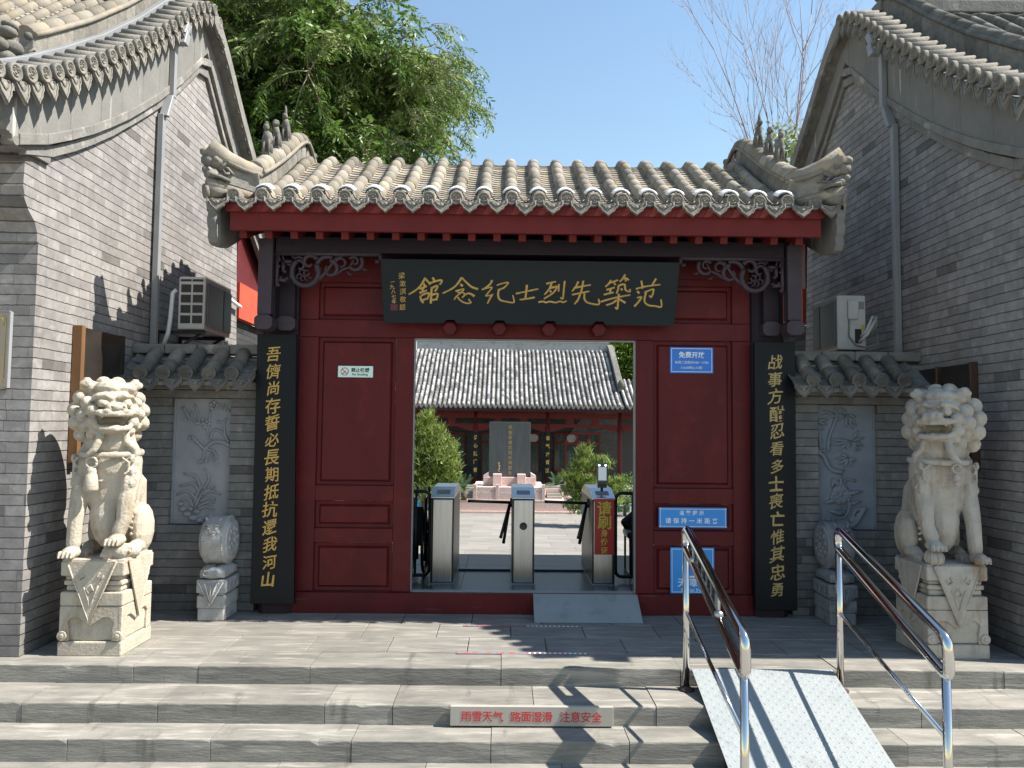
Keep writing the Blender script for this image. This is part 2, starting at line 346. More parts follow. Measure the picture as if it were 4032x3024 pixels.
# ------------------------------------------------------------------ tiles
def resample(prof, step):
    L = [0]
    for a, b in zip(prof, prof[1:]): L.append(L[-1]+math.dist(a, b))
    n = max(2, round(L[-1]/step)); out = []
    for i in range(n+1):
        d = L[-1]*i/n; j = 0
        while j < len(L)-2 and L[j+1] < d: j += 1
        t = (d-L[j])/(L[j+1]-L[j]); out.append((prof[j][0]+(prof[j+1][0]-prof[j][0])*t, prof[j][1]+(prof[j+1][1]-prof[j][1])*t))
    return out
def tube_rows(mb, prof, xs, r, seg, n=7, lift=.0, jit=.004):
    pp = resample(prof, seg)
    for x in xs:
        for (a, b) in zip(pp, pp[1:]):
            d = Vector((b[0]-a[0], b[1]-a[1])).normalized(); nn = Vector((-d.y, d.x))
            if nn.y < 0: nn = -nn
            vs = []; dx = rnd.uniform(-jit, jit)
            e_ = (a[0]+(b[0]-a[0])*(1-.0035/seg), a[1]+(b[1]-a[1])*(1-.0035/seg))
            for (p, rr) in ((a, r*1.012), (e_, r*.995)):
                for j in range(n):
                    q = -.35+(math.pi+.7)*j/(n-1)
                    h = rr*math.sin(q)+lift
                    vs.append((x+dx+rr*math.cos(q), p[0]+nn.x*h, p[1]+nn.y*h))
            mb.add(vs, [(j, j+1, n+j+1, n+j) for j in range(n-1)], True); mb.f.append(tuple(len(mb.v)-2*n+j for j in range(n))); mb.s.append(False)
def pan_rows(mb, prof, xs, wd, seg, n=5, dep=.035, up=.012):
    pp = resample(prof, seg)
    for x in xs:
        for (a, b) in zip(pp, pp[1:]):
            d = Vector((b[0]-a[0], b[1]-a[1])).normalized(); nn = Vector((-d.y, d.x))
            if nn.y < 0: nn = -nn
            vs = []
            for (p, l) in ((a, up), (b, 0), (a, 0)):
                for j in range(n):
                    t = -1+2*j/(n-1); h = l-dep*(1-t*t)
                    vs.append((x+t*wd, p[0]+nn.x*h, p[1]+nn.y*h))
            mb.add(vs, [(j, j+1, n+j+1, n+j) for j in range(n-1)]+[(j, j+1, 2*n+j+1, 2*n+j) for j in range(n-1)])
def end_disc(name, r, m, parent, loc, rotz=0):            # round tile end with an embossed face, facing -y before rotation
    b = MB()
    b.lathe([(r, .03), (r, 0), (r*.98, -.008), (r*.78, -.008), (r*.72, -.001), (.001, -.001)], (0, 0, 0), 'y', 20)
    for sx in (-1, 1):
        b.ell((sx*r*.3, -.003, r*.2), (r*.16, .006, r*.12), 8); b.tube([(sx*r*.5, -.003, r*.38), (sx*r*.25, -.004, r*.48), (sx*r*.08, -.003, r*.35)], r*.07, 5)
    b.ell((0, -.003, -r*.05), (r*.17, .007, r*.13), 8)
    b.tube([(-r*.42, -.003, -r*.2), (-r*.2, -.004, -r*.38), (r*.2, -.004, -r*.38), (r*.42, -.003, -r*.2)], r*.07, 5)
    o = b.build(name, m, parent, local=True); o.location = Vector(loc)-WORLD(parent); o.rotation_euler = (0, 0, rotz); return o
def drip(name, wd, ht, m, parent, loc, rotz=0):           # shield shaped drip tile
    pts = [(-1, 1), (-.5, .86), (0, .82), (.5, .86), (1, 1), (.97, .66), (.72, .52), (.62, .36), (.3, .2), (0, 0), (-.3, .2), (-.62, .36), (-.72, .52), (-.97, .66)]
    b = MB(); b.prism([(x*wd/2, (z-1)*ht) for x, z in pts], 'xz', 0, .014)
    rim = [Vector((x*wd/2*.93, -.004, (z-1)*ht*.93-ht*.02)) for x, z in pts[4:]+[pts[0]]]
    b.tube(rim, .0055, 5)
    b.ell((0, -.004, -ht*.42), (wd*.1, .008, ht*.12), 8)
    for sx in (-1, 1): b.tube([(sx*wd*.06, -.004, -ht*.5), (sx*wd*.2, -.005, -ht*.34), (sx*wd*.33, -.004, -ht*.22), (sx*wd*.22, -.004, -ht*.16)], .005, 5)
    tilt = Matrix.Rotation(R(-12), 4, 'X')
    b.v = [tuple(tilt @ Vector(p)) for p in b.v]
    o = b.build(name, m, parent, local=True); o.location = Vector(loc)-WORLD(parent); o.rotation_euler = (0, 0, rotz); return o

# ================================================================== SETTING
b = MB(); b.box(-60, 60, -45, 3.9, -.9, -.62); kind(b.build('street', STREET), 'structure')
b = MB(); b.box(-80, 80, 9.02, 160, -1.3, -1.05); kind(b.build('courtyard', CPAVE), 'structure')
b = MB()
for j in range(19):
    for i in range(13): b.box(-6+i*.95+(.45 if j % 2 else 0)+.003, -5.05+i*.95+(.45 if j % 2 else 0)-.003, 13.4+j*.55+.003, 13.95+j*.55-.003, -1.08, -1.046)
CP2 = mat('court_slabs', (.25, .236, .212), (.19, .18, .163), 2.2, .85, isl=.10, st=(.5, 2, 1))
kind(b.build('court_paving', CP2), 'structure')
def stones(name, yf, yb, z1, z0, cuts, m):                # blocks with worn, chipped front edges
    b = MB()
    for a, c in zip(cuts, cuts[1:]):
        dz, dy = rnd.uniform(-.003, .003), rnd.uniform(-.004, .004); x0, x1 = a+.0022, c-.0022; n = max(3, int((x1-x0)/.045)); vs = []; base = rnd.uniform(.004, .008); ch = 0
        for k in range(n+1):
            ch = rnd.uniform(.010, .026) if rnd.random() < .035 else ch*.45
            w_ = base+abs(rnd.gauss(0, .0018))+ch+(.006 if k in (0, n) else 0)
            x = x0+(x1-x0)*k/n; z, y = z1+dz, yf+dy; e = rnd.uniform(.7, 1.3)
            vs += [(x, yb, z0), (x, y, z0), (x, y, z-w_*e), (x, y+w_*.3, z-w_*.3*e), (x, y+w_, z), (x, yb, z)]
        b.add(vs, [(k*6+q, k*6+(q+1) % 6, (k+1)*6+(q+1) % 6, (k+1)*6+q) for k in range(n) for q in range(6)]+[tuple(range(6)), tuple(n*6+q for q in range(6))])
    return kind(b.build(name, m), 'structure')
stones('stone_step', 5.10, 5.44, 0, -.13, [-9, -6.4, -4.2, -2.38, -1.96, -1.24, 0, 1.17, 2.2, 3.29, 4.4, 6, 9], STEP)
stones('stone_step', 4.745, 5.13, -.113, -.25, [-9, -7, -4.6, -2.87, -2.06, -1.06, -.65, .2, .94, 1.7, 2.55, 3.6, 5, 9], STEP)
stones('stone_step', 4.505, 4.775, -.232, -.38, [-9, -6, -3.4, -2.46, -1.65, -.85, -.054, .74, 1.55, 2.34, 3.1, 4.4, 6, 9], STEP)
stones('stone_step', 4.22, 4.535, -.357, -.5, [-9, -5, -2.9, -2.1, -1.25, -.42, .35, 1.1, 1.9, 2.8, 3.7, 6, 9], STEP)
stones('stone_step', 3.88, 4.25, -.482, -.66, [-9, -5, -2.7, -1.7, -.8, .1, .9, 1.8, 2.6, 3.5, 5, 9], STEP)
b = MB()
ys = [5.445, 5.83, 6.22, 6.72]
for j, (a, c) in enumerate(zip(ys, ys[1:])):
    x = -3.6-(.25 if j % 2 else 0)
    for i in range(16):
        L = .56; b.box(x+.0025, x+L-.0025, a+.0025, c-.0025, -.1, rnd.uniform(-.001, .001)); x += L
kind(b.build('platform', PAVE, bevel=.003, bs=1), 'structure')
b = MB()
ys = [6.70, 7.45, 8.3, 8.99]
for j, (a, c) in enumerate(zip(ys, ys[1:])):
    for i in range(10): b.box(-3.1+i*.68+.002, -3.1+(i+1)*.68-.002, a+.002, c-.002, -.1, .1+rnd.uniform(-.001, .001))
b.box(-3.2, 3.7, 8.985, 9.03, -1.1, .098)
kind(b.build('gateway_floor', DPAVE), 'structure')

# ================================================================== GATE
gate = thing('memorial_gate', 'dark red timber gate with grey tiled roof and open doorway between two brick buildings', 'gate', (.18, 6.6, 0))
GX0, GSP, GN = -2.14, .2181, 22
rowx = [GX0+GSP*i for i in range(GN)]
GP = [(5.97, 3.335), (6.12, 3.40), (6.35, 3.52), (6.65, 3.69), (6.95, 3.875), (7.2, 4.04), (7.38, 4.135), (7.5, 4.165), (7.62, 4.135), (7.8, 4.04), (8.05, 3.875), (8.35, 3.69), (8.65, 3.52), (9.03, 3.335)]
b = MB(); pan_rows(b, GP, [x+GSP/2 for x in rowx[:-1]]+[rowx[0]-GSP/2, rowx[-1]+GSP/2], .092, .078, dep=.022, up=.008)
b.build('pan_tiles', TILE, gate)
b = MB(); tube_rows(b, GP, rowx, .052, .2, lift=.006); b.build('tube_tiles', TILE, gate)
b = MB()                                                   # roof boarding under the tiles
b.strip([(y, z-.045) for y, z in GP], [(y, z-.10) for y, z in GP], 'yz', -2.2, 2.5); b.build('roof_boarding', RED_E, gate)
d0 = end_disc('eave_tile_end', .054, TILE_E, gate, (rowx[0], 5.955, 3.362)); q0 = drip('drip_tile', .165, .125, TILE_E, gate, (rowx[0]-GSP/2, 5.935, 3.345))
for i in range(1, GN): pcopy(d0, gate, (rowx[i]+rnd.uniform(-.004, .004), 5.955, 3.362+rnd.uniform(-.006, .006)), (0, rnd.uniform(-.1, .1), 0))
for i in range(GN): pcopy(q0, gate, (rowx[i]+GSP/2+rnd.uniform(-.004, .004), 5.935, 3.345+rnd.uniform(-.005, .005)), (rnd.uniform(-.05, .05), 0, rnd.uniform(-.06, .06)))
b = MB(); b.box(-2.2, 2.52, 5.975, 6.02, 3.245, 3.315); b.build('eave_fillet', RED_E, gate)
b = MB(); b.box(-2.17, 2.5, 5.992, 6.03, 3.095, 3.243); b.build('eave_board', RED_E, gate)
rp = MB(); rp.box(-.03, .03, 0, .62, -.032, .032, Matrix.Rotation(R(20), 4, 'X'))
r0 = rp.build('rafter', RED_E, gate, bevel=.003, local=True, bs=1); r0.location = Vector((-2.1, 6.09, 3.085))-WORLD(gate)
for i in range(1, 23): pcopy(r0, gate, (-2.1+i*.203, 6.09, 3.085))
# gable boards of the gate, scalloped at the eave
def gable_board(x0, x1):
    top = [(y, z-.02) for y, z in GP]; top[0] = (5.93, 3.30)
    tip = [(5.93, 3.30), (5.92, 3.245), (5.945, 3.215), (5.925, 3.16), (5.94, 3.11), (5.965, 3.085), (5.95, 3.03), (5.985, 2.985), (6.03, 2.975)]
    bot = [(6.22, 3.0), (6.5, 3.13), (6.9, 3.38), (7.2, 3.56), (7.5, 3.66), (7.8, 3.56), (8.1, 3.38), (8.5, 3.13), (8.8, 3.0), (8.97, 2.98), (9.05, 3.3)]
    b = MB(); b.prism(tip+bot+top[::-1][1:-1], 'yz', x0, x1); return b
gable_board(-2.33, -2.262).build('gable_board', FRIEZE, gate, bevel=.006)
gable_board(2.60, 2.668).build('gable_board', FRIEZE, gate, bevel=.006)
# descending ridges with caps, outer verge tiles, dragon heads, beasts
def gate_ridge(sx, xr, xo):
    for back in (0, 1):
        prof = [(y, z+.03) for y, z in GP if (y <= 7.5)] if not back else [(15.0-y, z+.03) for y, z in GP if y <= 7.5]
        prof = [p for p in prof if (p[0] > 6.1 if not back else p[0] < 8.9)]
        pp = resample(prof, .17); b = MB(); c = MB()
        for (p, q) in zip(pp, pp[1:]):
            d = Vector((q[0]-p[0], q[1]-p[1])).normalized(); n = Vector((-d.y, d.x)); n = n if n.y > 0 else -n
            e = .0025
            b.prism([(p[0]+d.x*e, p[1]), (q[0]-d.x*e, q[1]), (q[0]+n.x*.16-d.x*e, q[1]+n.y*.16), (p[0]+n.x*.16+d.x*e, p[1]+n.y*.16)], 'yz', xr-.055, xr+.055)
        b.build('ridge_side_bricks', TILE_E, gate, bevel=.004, bs=1)
        top = [(y, z+.185) for y, z in prof]
        tube_rows(c, top, [xr], .078, .17, 8, 0, .002)
        for s2 in (-1, 1):
            c.tube([(xr+s2*.075, y, z-.02) for y, z in resample(top, .1)], .018, 6)
        c.build('ridge_cap', TILE, gate)
    # diagonal end
    P0, P1 = Vector((xr, 6.14, 3.44)), Vector((xo, 5.93, 3.50)); d = P1-P0; b = MB()
    w2 = Vector((d.y, -d.x, 0)).normalized()*.055
    def dquad(a, c, z0, z1, z2, z3):
        A, Cc = P0+d*a, P0+d*c
        b.add([A-w2+Vector((0, 0, z0)), A+w2+Vector((0, 0, z0)), Cc+w2+Vector((0, 0, z1)), Cc-w2+Vector((0, 0, z1)), A-w2+Vector((0, 0, z2)), A+w2+Vector((0, 0, z2)), Cc+w2+Vector((0, 0, z3)), Cc-w2+Vector((0, 0, z3))],
              [(0, 1, 2, 3), (4, 5, 6, 7), (0, 1, 5, 4), (1, 2, 6, 5), (2, 3, 7, 6), (3, 0, 4, 7)])
    dquad(-.05, .62, -.02, -.02, .12, .12); b.build('ridge_end_bricks', TILE_E, gate, bevel=.004, bs=1)
    c = MB(); c.tube([P0+d*t+Vector((0, 0, z)) for t, z in ((-.1, .165), (.25, .16), (.6, .18), (.98, .24))], [.075, .075, .078, .08], 10)
    c.tube([P0+d*t+Vector((0, 0, z)) for t, z in ((.0, -.03), (.5, -.04), (1.0, -.06))], [.055]*3, 8)
    for s2 in (-1, 1): c.tube([P0+d*t+w2*1.35*s2+Vector((0, 0, z)) for t, z in ((-.1, .13), (.3, .125), (.62, .14))], .018, 6)
    c.build('ridge_cap', TILE, gate)
    h = MB()                                               # dragon-head end piece
    for t, z, r in ((.62, .12, (.075, .07, .06)), (.8, .14, (.075, .07, .055)), (.97, .13, (.06, .05, .05)), (.68, .03, (.065, .06, .045)), (.9, .025, (.06, .055, .04)), (.75, -.035, (.065, .06, .045)), (1.02, .19, (.05, .05, .035)), (1.02, .05, (.03, .03, .03))):
        h.ell(P0+d*t+Vector((0, 0, z)), r, 10)
    for s2 in (-1, 1):
        h.ell(P0+d*.86+w2*1.2*s2+Vector((0, 0, .14)), .022, 8)
        h.tube([P0+d*t+w2*1.25*s2+Vector((0, 0, z)) for t, z in ((.5, .06), (.62, .1), (.72, .075), (.66, .045), (.58, .06))], .012, 5)
        h.tube([P0+d*t+w2*1.2*s2+Vector((0, 0, z)) for t, z in ((.55, .0), (.75, .01), (.95, .0))], .016, 5)
    h.build('dragon_head', TILE_E, gate)
    # outer verge: tubes pointing outwards above the gable board
    v = MB(); pp = resample([(y, z) for y, z in GP if 6.1 < y < 8.9], .2)
    for y, z in pp:
        v.tube([(xr+sx*.05, y, z+.065), (xo+sx*.0, y, z+.03)], [.045, .05], 8)
        v.prism([(y+.1-.07, z+.03), (y+.1+.07, z+.05), (y+.1+.05, z-.03), (y+.1, z-.08), (y+.1-.05, z-.05)], 'yz', xo-.012, xo)
    v.build('verge_tiles', TILE_E, gate)
    # corner tile at the eave
    k = MB(); k.tube([(xo-sx*.13, 6.02, 3.41), (xo-sx*.01, 5.94, 3.385)], [.05, .055], 10); k.tube([(xo-sx*.01, 5.94, 3.385), (xo+sx*.012, 5.925, 3.38)], [.058, .058], 14)
    k.prism([(-.07, .02), (.07, .02), (.06, -.04), (0, -.10), (-.06, -.04)], 'xz', 0, .012, T(xo-sx*.0, 5.97, 3.33) @ Matrix.Rotation(R(80*sx), 4, 'Z'))
    k.build('corner_tile', TILE_E, gate)
def beast(x, y, z, hgt, tall, lean, ty):
    h = MB(); s = hgt
    h.box(-.035*s, .035*s, -.06*s, .06*s, -.02*s, .02*s)
    h.tube([(0, .045*s, .0), (0, .04*s, .07*s), (0, .0, .15*s), (0, -.02*s, .21*s)], [.032*s, .042*s, .036*s, .026*s], 8)
    for sx in (-1, 1): h.tube([(sx*.022*s, -.045*s, 0), (sx*.024*s, -.03*s, .08*s), (sx*.018*s, -.01*s, .14*s)], [.013*s, .013*s, .018*s], 6)
    if ty == 0:
        h.ell((0, -.03*s, .235*s), (.028*s, .04*s, .03*s), 8); h.tube([(0, -.02*s, .25*s), (0, 0, .3*s), (0, -.005*s, .34*s)], [.018*s, .012*s, .004*s], 6)
    elif ty == 1:
        h.ell((0, -.02*s, .245*s), (.036*s, .042*s, .036*s), 8); h.ell((0, -.05*s, .235*s), (.02*s, .02*s, .017*s), 8)
    else:
        h.ell((0, -.02*s, .24*s), (.03*s, .034*s, .034*s), 8); h.ell((0, .01*s, .15*s), (.05*s, .045*s, .07*s), 8); h.ell((0, -.01*s, .275*s), (.02*s, .02*s, .02*s), 8)
    h.tube([(0, .07*s, .0), (0, .085*s, .07*s), (0, .07*s, .13*s)], [.014*s, .018*s, .006*s], 6)
    o = h.build('ridge_beast', TILE_D, gate, local=True); o.location = Vector((x, y, z))-WORLD(gate); o.rotation_euler = (R(lean), 0, 0)
def pz(y):
    for a, c in zip(GP, GP[1:]):
        if a[0] <= y <= c[0]: return a[1]+(c[1]-a[1])*(y-a[0])/(c[0]-a[0])
for sx, xr, xo in ((-1, -2.035, -2.345), (1, 2.335, 2.675)):
    gate_ridge(sx, xr, xo)
    for y, hg, ty in ((6.98, .95, 0), (6.70, .9, 1), (6.44, .95, 2), (8.0, .9, 1), (8.35, .9, 2)):
        beast(xr, y, pz(y)+.285, hg, 1, 8 if y < 7.5 else -8, ty)
# beam, hanging posts, carved brackets, columns
b = MB(); b.box(-1.9, 2.32, 6.30, 6.42, 2.995, 3.125); b.build('eave_beam', PURP, gate, bevel=.004)
b = MB(); b.box(-2.0, 2.42, 6.44, 6.52, 3.0, 3.2); b.build('purlin_board', PURP, gate)
for x0, x1 in ((-2.03, -1.915), (2.335, 2.45)):
    xm = (x0+x1)/2; b = MB(); b.box(x0, x1, 6.27, 6.38, 2.47, 3.10); b.build('hanging_post', PURP_C, gate, bevel=.004)
    b = MB(); pol = [(-.085, .035), (-.05, .062), (.05, .062), (.085, .035), (.085, -.035), (.05, -.062), (-.05, -.062), (-.085, -.035)]
    b.prism([(xm+x*.88, 2.405+z) for x, z in pol], 'xz', 6.25, 6.40); b.build('post_pendant', PURP_C, gate, bevel=.008)
    xi = x1+.08 if x0 < 0 else x0-.08
    b = MB(); b.box(xi-.065, xi+.065, 6.44, 6.52, 2.42, 2.98); b.build('bracket_post', PURP, gate, bevel=.004)
    b = MB(); b.prism([(xi+x*.9, 2.42+z) for x, z in pol], 'xz', 6.42, 6.54); b.build('post_pendant', PURP_C, gate, bevel=.008)
    b = MB(); b.box(xm-.04, xm+.04, 6.40, 6.9, 2.78, 2.93); b.build('tie_beam', PURP, gate)
def carved(x0, sg):                                       # scrolled bracket panel; sg=+1 grows to +x from the post
    y = 6.33; b = MB()
    def P(u, v): return (x0+sg*u, y, 3.0+v)
    def bar(u0, v0, u1, v1, r=.017): b.tube([P(u0, v0), P(u1, v1)], r, 6, flat=1.2)
    bar(0, -.012, .87, -.012, .02); bar(.87, -.0, .87, -.075); bar(.87, -.07, .83, -.07); bar(.018, 0, .018, -.285, .018); bar(.018, -.235, .10, -.235); bar(.10, -.235, .10, -.215)
    bar(.07, -.08, .14, -.08, .016); bar(.07, -.08, .07, -.165, .016); bar(.14, -.08, .14, -.225, .018); bar(.07, -.165, .095, -.165, .014); bar(.10, -.105, .14, -.105, .01)
    bar(.05, -.205, .05, -.24, .014); b.ell(P(.035, -.12), .014, 8); bar(.03, -.03, .04, -.08, .008); bar(.06, -.03, .075, -.08, .008); b.ell(P(.025, -.275), (.022, .015, .02), 8)
    def spiral(cu, cv, r0, r1, a0, a1, w0, w1, k=22):
        pts = []; rr = []
        for i in range(k+1):
            t = i/k; a = R(a0+(a1-a0)*t); q = r0+(r1-r0)*t; pts.append(P(cu+q*math.cos(a), cv+q*math.sin(a)*1.05)); rr.append(w0+(w1-w0)*t)
        b.tube(pts, rr, 6, flat=1.2)
    spiral(.255, -.165, .115, .105, 130, 395, .02, .026)
    spiral(.285, -.085, .065, .02, 20, 330, .022, .012)
    spiral(.205, -.115, .05, .02, 160, -120, .016, .010)
    spiral(.43, -.125, .085, .085, 200, 60, .02, .02, 12); spiral(.455, -.14, .07, .03, 90, -230, .022, .012)
    spiral(.545, -.09, .05, .025, 200, -110, .016, .009)
    spiral(.66, -.085, .065, .05, 40, -150, .018, .016, 14); spiral(.655, -.075, .045, .015, 150, -120, .014, .008)
    b.tube([P(.36, -.23), P(.42, -.17), P(.5, -.05), P(.57, -.02)], [.02, .016, .014, .01], 6)
    b.tube([P(.5, -.19), P(.56, -.14), P(.62, -.12), P(.66, -.03)], [.01, .012, .012, .01], 6)
    b.tube([P(.15, -.05), P(.2, -.04), P(.24, -.06)], .011, 6); b.tube([P(.165, -.215), P(.17, -.26), P(.16, -.27)], [.008, .012, .008], 6)
    for u, v, a in ((.2, -.21, 40), (.235, -.225, 60), (.27, -.22, 80), (.3, -.2, 110), (.22, -.17, 10), (.26, -.18, 60)):
        spiral(u, v, .03, .01, a, a+230, .009, .005, 10)
    for u, v in ((.14, -.03), (.34, -.03), (.72, -.12), (.6, -.16), (.41, -.02)):
        b.tube([P(u, v), P(u+.02, v-.025), P(u+.045, v-.02)], [.012, .009, .004], 5)
    b.build('carved_bracket', PURP_C, gate)
carved(-1.91, 1); carved(2.33, -1)
for x0, x1 in ((-2.03, -1.765), (2.13, 2.40)):
    b = MB(); b.prism([(x0, 6.72), (x0, 6.56), (x0+.04, 6.52), (x1-.04, 6.52), (x1, 6.56), (x1, 6.72)], 'xy', .0, 3.15); b.build('gate_column', PURP, gate)
    b = MB(); b.prism([(x0-.006, 6.73), (x0-.006, 6.555), (x0+.036, 6.512), (x1-.036, 6.512), (x1+.006, 6.555), (x1+.006, 6.73)], 'xy', .0, .10); b.build('column_base', mat('chipped_dark_paint', (.035, .022, .027), None, rough=.6, stain=(.42, .4, .39), ssc=14, slo=.70, shi=.715), gate)
# door wall: stiles, rails, panels
Y0 = 6.585
RED_SC = mat('scuffed_red_paint', (.098, .0095, .011), (.070, .0075, .009), 3, .55, bump=.2, bsc=30, stain=(.14, .05, .045), ssc=7, sst=(.3, 1, 2), slo=.6, shi=.72, st2=((.42, .40, .38), 10, (1, 1, 1.4), .735, .745), spec=.22)
def bar(n, x0, x1, z0, z1, y0=Y0, y1=6.68, m=RED):
    b = MB(); b.box(x0, x1, y0, y1, z0, z1); return b.build(n, m, gate, bevel=.003, bs=1)
def panel(x0, x1, z0, z1):
    b = MB(); loops = [(0, Y0+.001), (.004, Y0+.03), (.032, Y0+.034), (.05, Y0+.010), (.055, Y0+.010)]
    vs = []
    for i, y in loops: vs += [(x0+i, y, z0+i), (x1-i, y, z0+i), (x1-i, y, z1-i), (x0+i, y, z1-i)]
    fs = [(k*4+j, k*4+(j+1) % 4, (k+1)*4+(j+1) % 4, (k+1)*4+j) for k in range(len(loops)-1) for j in range(4)]+[tuple(len(vs)-4+j for j in range(4))]
    b.add(vs, fs); b.build('door_panel', RED, gate)
for a, p0, p1, c in ((-1.762, -1.595, -.93, -.775), (1.13, 1.283, 1.965, 2.118)):
    bar('door_stile', a, p0, .172, 2.325); bar('door_stile', p1, c, .172, 2.325)
    for z0, z1 in ((.58, .70), (.93, 1.06)): bar('door_rail', p0+.001, p1-.001, z0, z1, Y0+.001)
    for z0, z1 in ((.172, .58), (.70, .93), (1.06, 2.325)): panel(p0, p1, z0, z1)
bar('door_threshold', -1.762, 2.118, .0, .17, 6.545, 6.70, RED_SC)
b = MB(); b.box(-1.762, 2.118, Y0-.004, 6.68, 2.327, 2.475); b.build('door_lintel', RED, gate, bevel=.003, bs=1)
for x0, x1 in ((-1.762, -1.60), (-.80, -.68), (1.10, 1.22), (1.965, 2.118)): bar('door_stile', x0, x1, 2.477, 2.86)
for x0, x1 in ((-1.6, -.8), (-.68, 1.10), (1.22, 1.965)): panel(x0, x1, 2.477, 2.80)
bar('door_rail', -1.762, 2.118, 2.862, 3.2, Y0-.002)
b = MB(); b.box(-1.75, 2.105, 6.662, 6.678, 2.40, 3.1); b.build('transom_backing', RED, gate)
for z0, z1 in ((2.80, 2.862),): bar('door_rail', -1.6, 1.965, z0, z1, Y0+.001)
b = MB()
for x0, x1, y0, y1, z0, z1 in ((-.776, -.768, 6.592, 6.67, .172, 2.322), (1.122, 1.130, 6.592, 6.67, .172, 2.322), (-.767, 1.121, 6.592, 6.67, 2.314, 2.322), (-.767, 1.121, 6.592, 6.67, .1705, .177)): b.box(x0, x1, y0, y1, z0, z1)
b.build('door_edge_trim', ALU, gate)
for x in (-.465, -.045, .375, .80):
    b = MB(); b.prism([(x+.062*math.cos(R(60*k)), 2.40+.055*math.sin(R(60*k))) for k in range(6)], 'xz', 6.47, Y0-.002); b.build('door_stud', RED, gate, bevel=.005)
# side and rear structure of the gate
for x0, x1 in ((-2.05, -2.0), (2.36, 2.41)):
    b = MB(); b.box(x0, x1, 6.73, 9.0, 2.25, 3.3); b.build('gable_panel', RED_W, gate)
    b = MB(); b.box(x0-.06, x1+.06, 8.75, 8.98, .1, 3.2); b.build('rear_column', PURP, gate)

# white lamps clipped over the eave tiles, with their cables
lp = thing('tile_lamp', 'small white lamp clipped over a round eave tile of the gate roof', 'lamp', (rowx[1], 6.0, 3.38), 'white lamps along the gate eave')
h = MB(); n = 9
vs = []
for y, r in ((.0, .082), (.095, .079), (.095, .060), (.0, .062)):
    for j in range(n):
        q = .48+(math.pi-.96)*j/(n-1); vs.append((r*math.cos(q), y, r*math.sin(q)+.006+y*.42))
h.add(vs, [(a*n+j, a*n+j+1, ((a+1) % 4)*n+j+1, ((a+1) % 4)*n+j) for a in range(4) for j in range(n-1)]+[(0, n, 2*n, 3*n), (n-1, 2*n-1, 3*n-1, 4*n-1)], True)
h.build('housing', WHITE, lp, local=True)
h = MB(); h.tube([(-.06, .0, .02), (-.045, -.01, .05), (0, -.012, .066), (.045, -.01, .05), (.062, -.02, .01), (.085, -.045, -.03), (.115, -.05, -.05), (.14, -.045, -.02)], .005, 5); h.build('cable', BLK, lp, local=True)
for i in range(2, 21): tcopy(lp, (rowx[i]+rnd.uniform(-.005, .005), 6.0, 3.38))

# name board over the door
E_Z0, E_Z1 = 2.44, 2.955
nb = thing('name_board', 'dark board with eight large gilt characters hung above the doorway', 'sign', (.2, 6.38, 2.44))
tl = T(0, 6.455, 2.44) @ Matrix.Rotation(R(15), 4, 'X')
b = MB(); b.prism([(-1.03, .53), (1.445, .53), (1.425, 0), (.85, 0), (.825, .03), (.76, .03), (.735, 0), (.44, 0), (.415, .03), (.35, .03), (.325, 0), (.015, 0), (-.01, .03), (-.075, .03), (-.10, 0), (-.40, 0), (-.425, .03), (-.49, .03), (-.515, 0), (-1.015, 0)], 'xz', -.04, .0, tl)
b.build('board', BOARD, nb, bevel=.003)
def Z5(x, y): return (-1.03+(x-252)/1928*2.47, .525-((y-(x-252)*.0055)-25)/420*.525)
def Z8(x, y): return Z5(190.9+.4464*x, -46.1+.4464*y)
g = MB(); TM = tl @ T(0, -.0395, 0)
def st8(*p, w=(34, 30)): stroke(g, [(*Z8(x, y), (w[0]+(w[1]-w[0])*i/max(1, len(p)-1))*.4464*2.47/1928) for i, (x, y) in enumerate(p)], TM)
def st5(*p, w=(15, 12)): stroke(g, [(*Z5(x, y), (w[0]+(w[1]-w[0])*i/max(1, len(p)-1))*2.47/1928) for i, (x, y) in enumerate(p)], TM)
st8((780, 420), (710, 540), (630, 615), (535, 672), w=(34, 26)); st8((785, 440), (815, 480), (850, 500)); st8((745, 505), (765, 540), (745, 590), w=(40, 30)); st8((690, 590), (745, 570), (800, 545)); st8((690, 650), (745, 630), (800, 610)); st8((740, 560), (738, 640))
st8((705, 690), (712, 750), (750, 800)); st8((715, 690), (775, 660), (830, 655), (822, 700), (800, 745)); st8((735, 755), (770, 745), (800, 735))
st8((880, 420), (900, 445), (905, 475), w=(36, 30)); st8((830, 520), (880, 490), (960, 465), (1015, 460), (1012, 490), (985, 525)); st8((872, 560), (862, 680), (855, 810), w=(34, 36)); st8((880, 575), (930, 545), (955, 550), (940, 590), (915, 625)); st8((870, 680), (930, 660), (958, 668), (950, 710), (935, 745)); st8((870, 755), (910, 748), (955, 740))
st8((1305, 415), (1250, 505), (1170, 580), (1025, 655), w=(36, 26)); st8((1305, 415), (1370, 485), (1450, 555), (1545, 587), w=(28, 36)); st8((1285, 520), (1305, 532), (1320, 548), w=(44, 34)); st8((1215, 622), (1270, 605), (1335, 588), (1300, 640), (1235, 690), (1195, 748), w=(30, 22)); st8((1240, 640), (1330, 640), (1345, 680), (1310, 715), w=(22, 26)); st8((1240, 700), (1290, 760), (1370, 798), (1440, 792), (1425, 765), (1405, 735), w=(26, 24)); st8((1345, 680), (1400, 650), (1450, 665), (1492, 695), w=(22, 40))
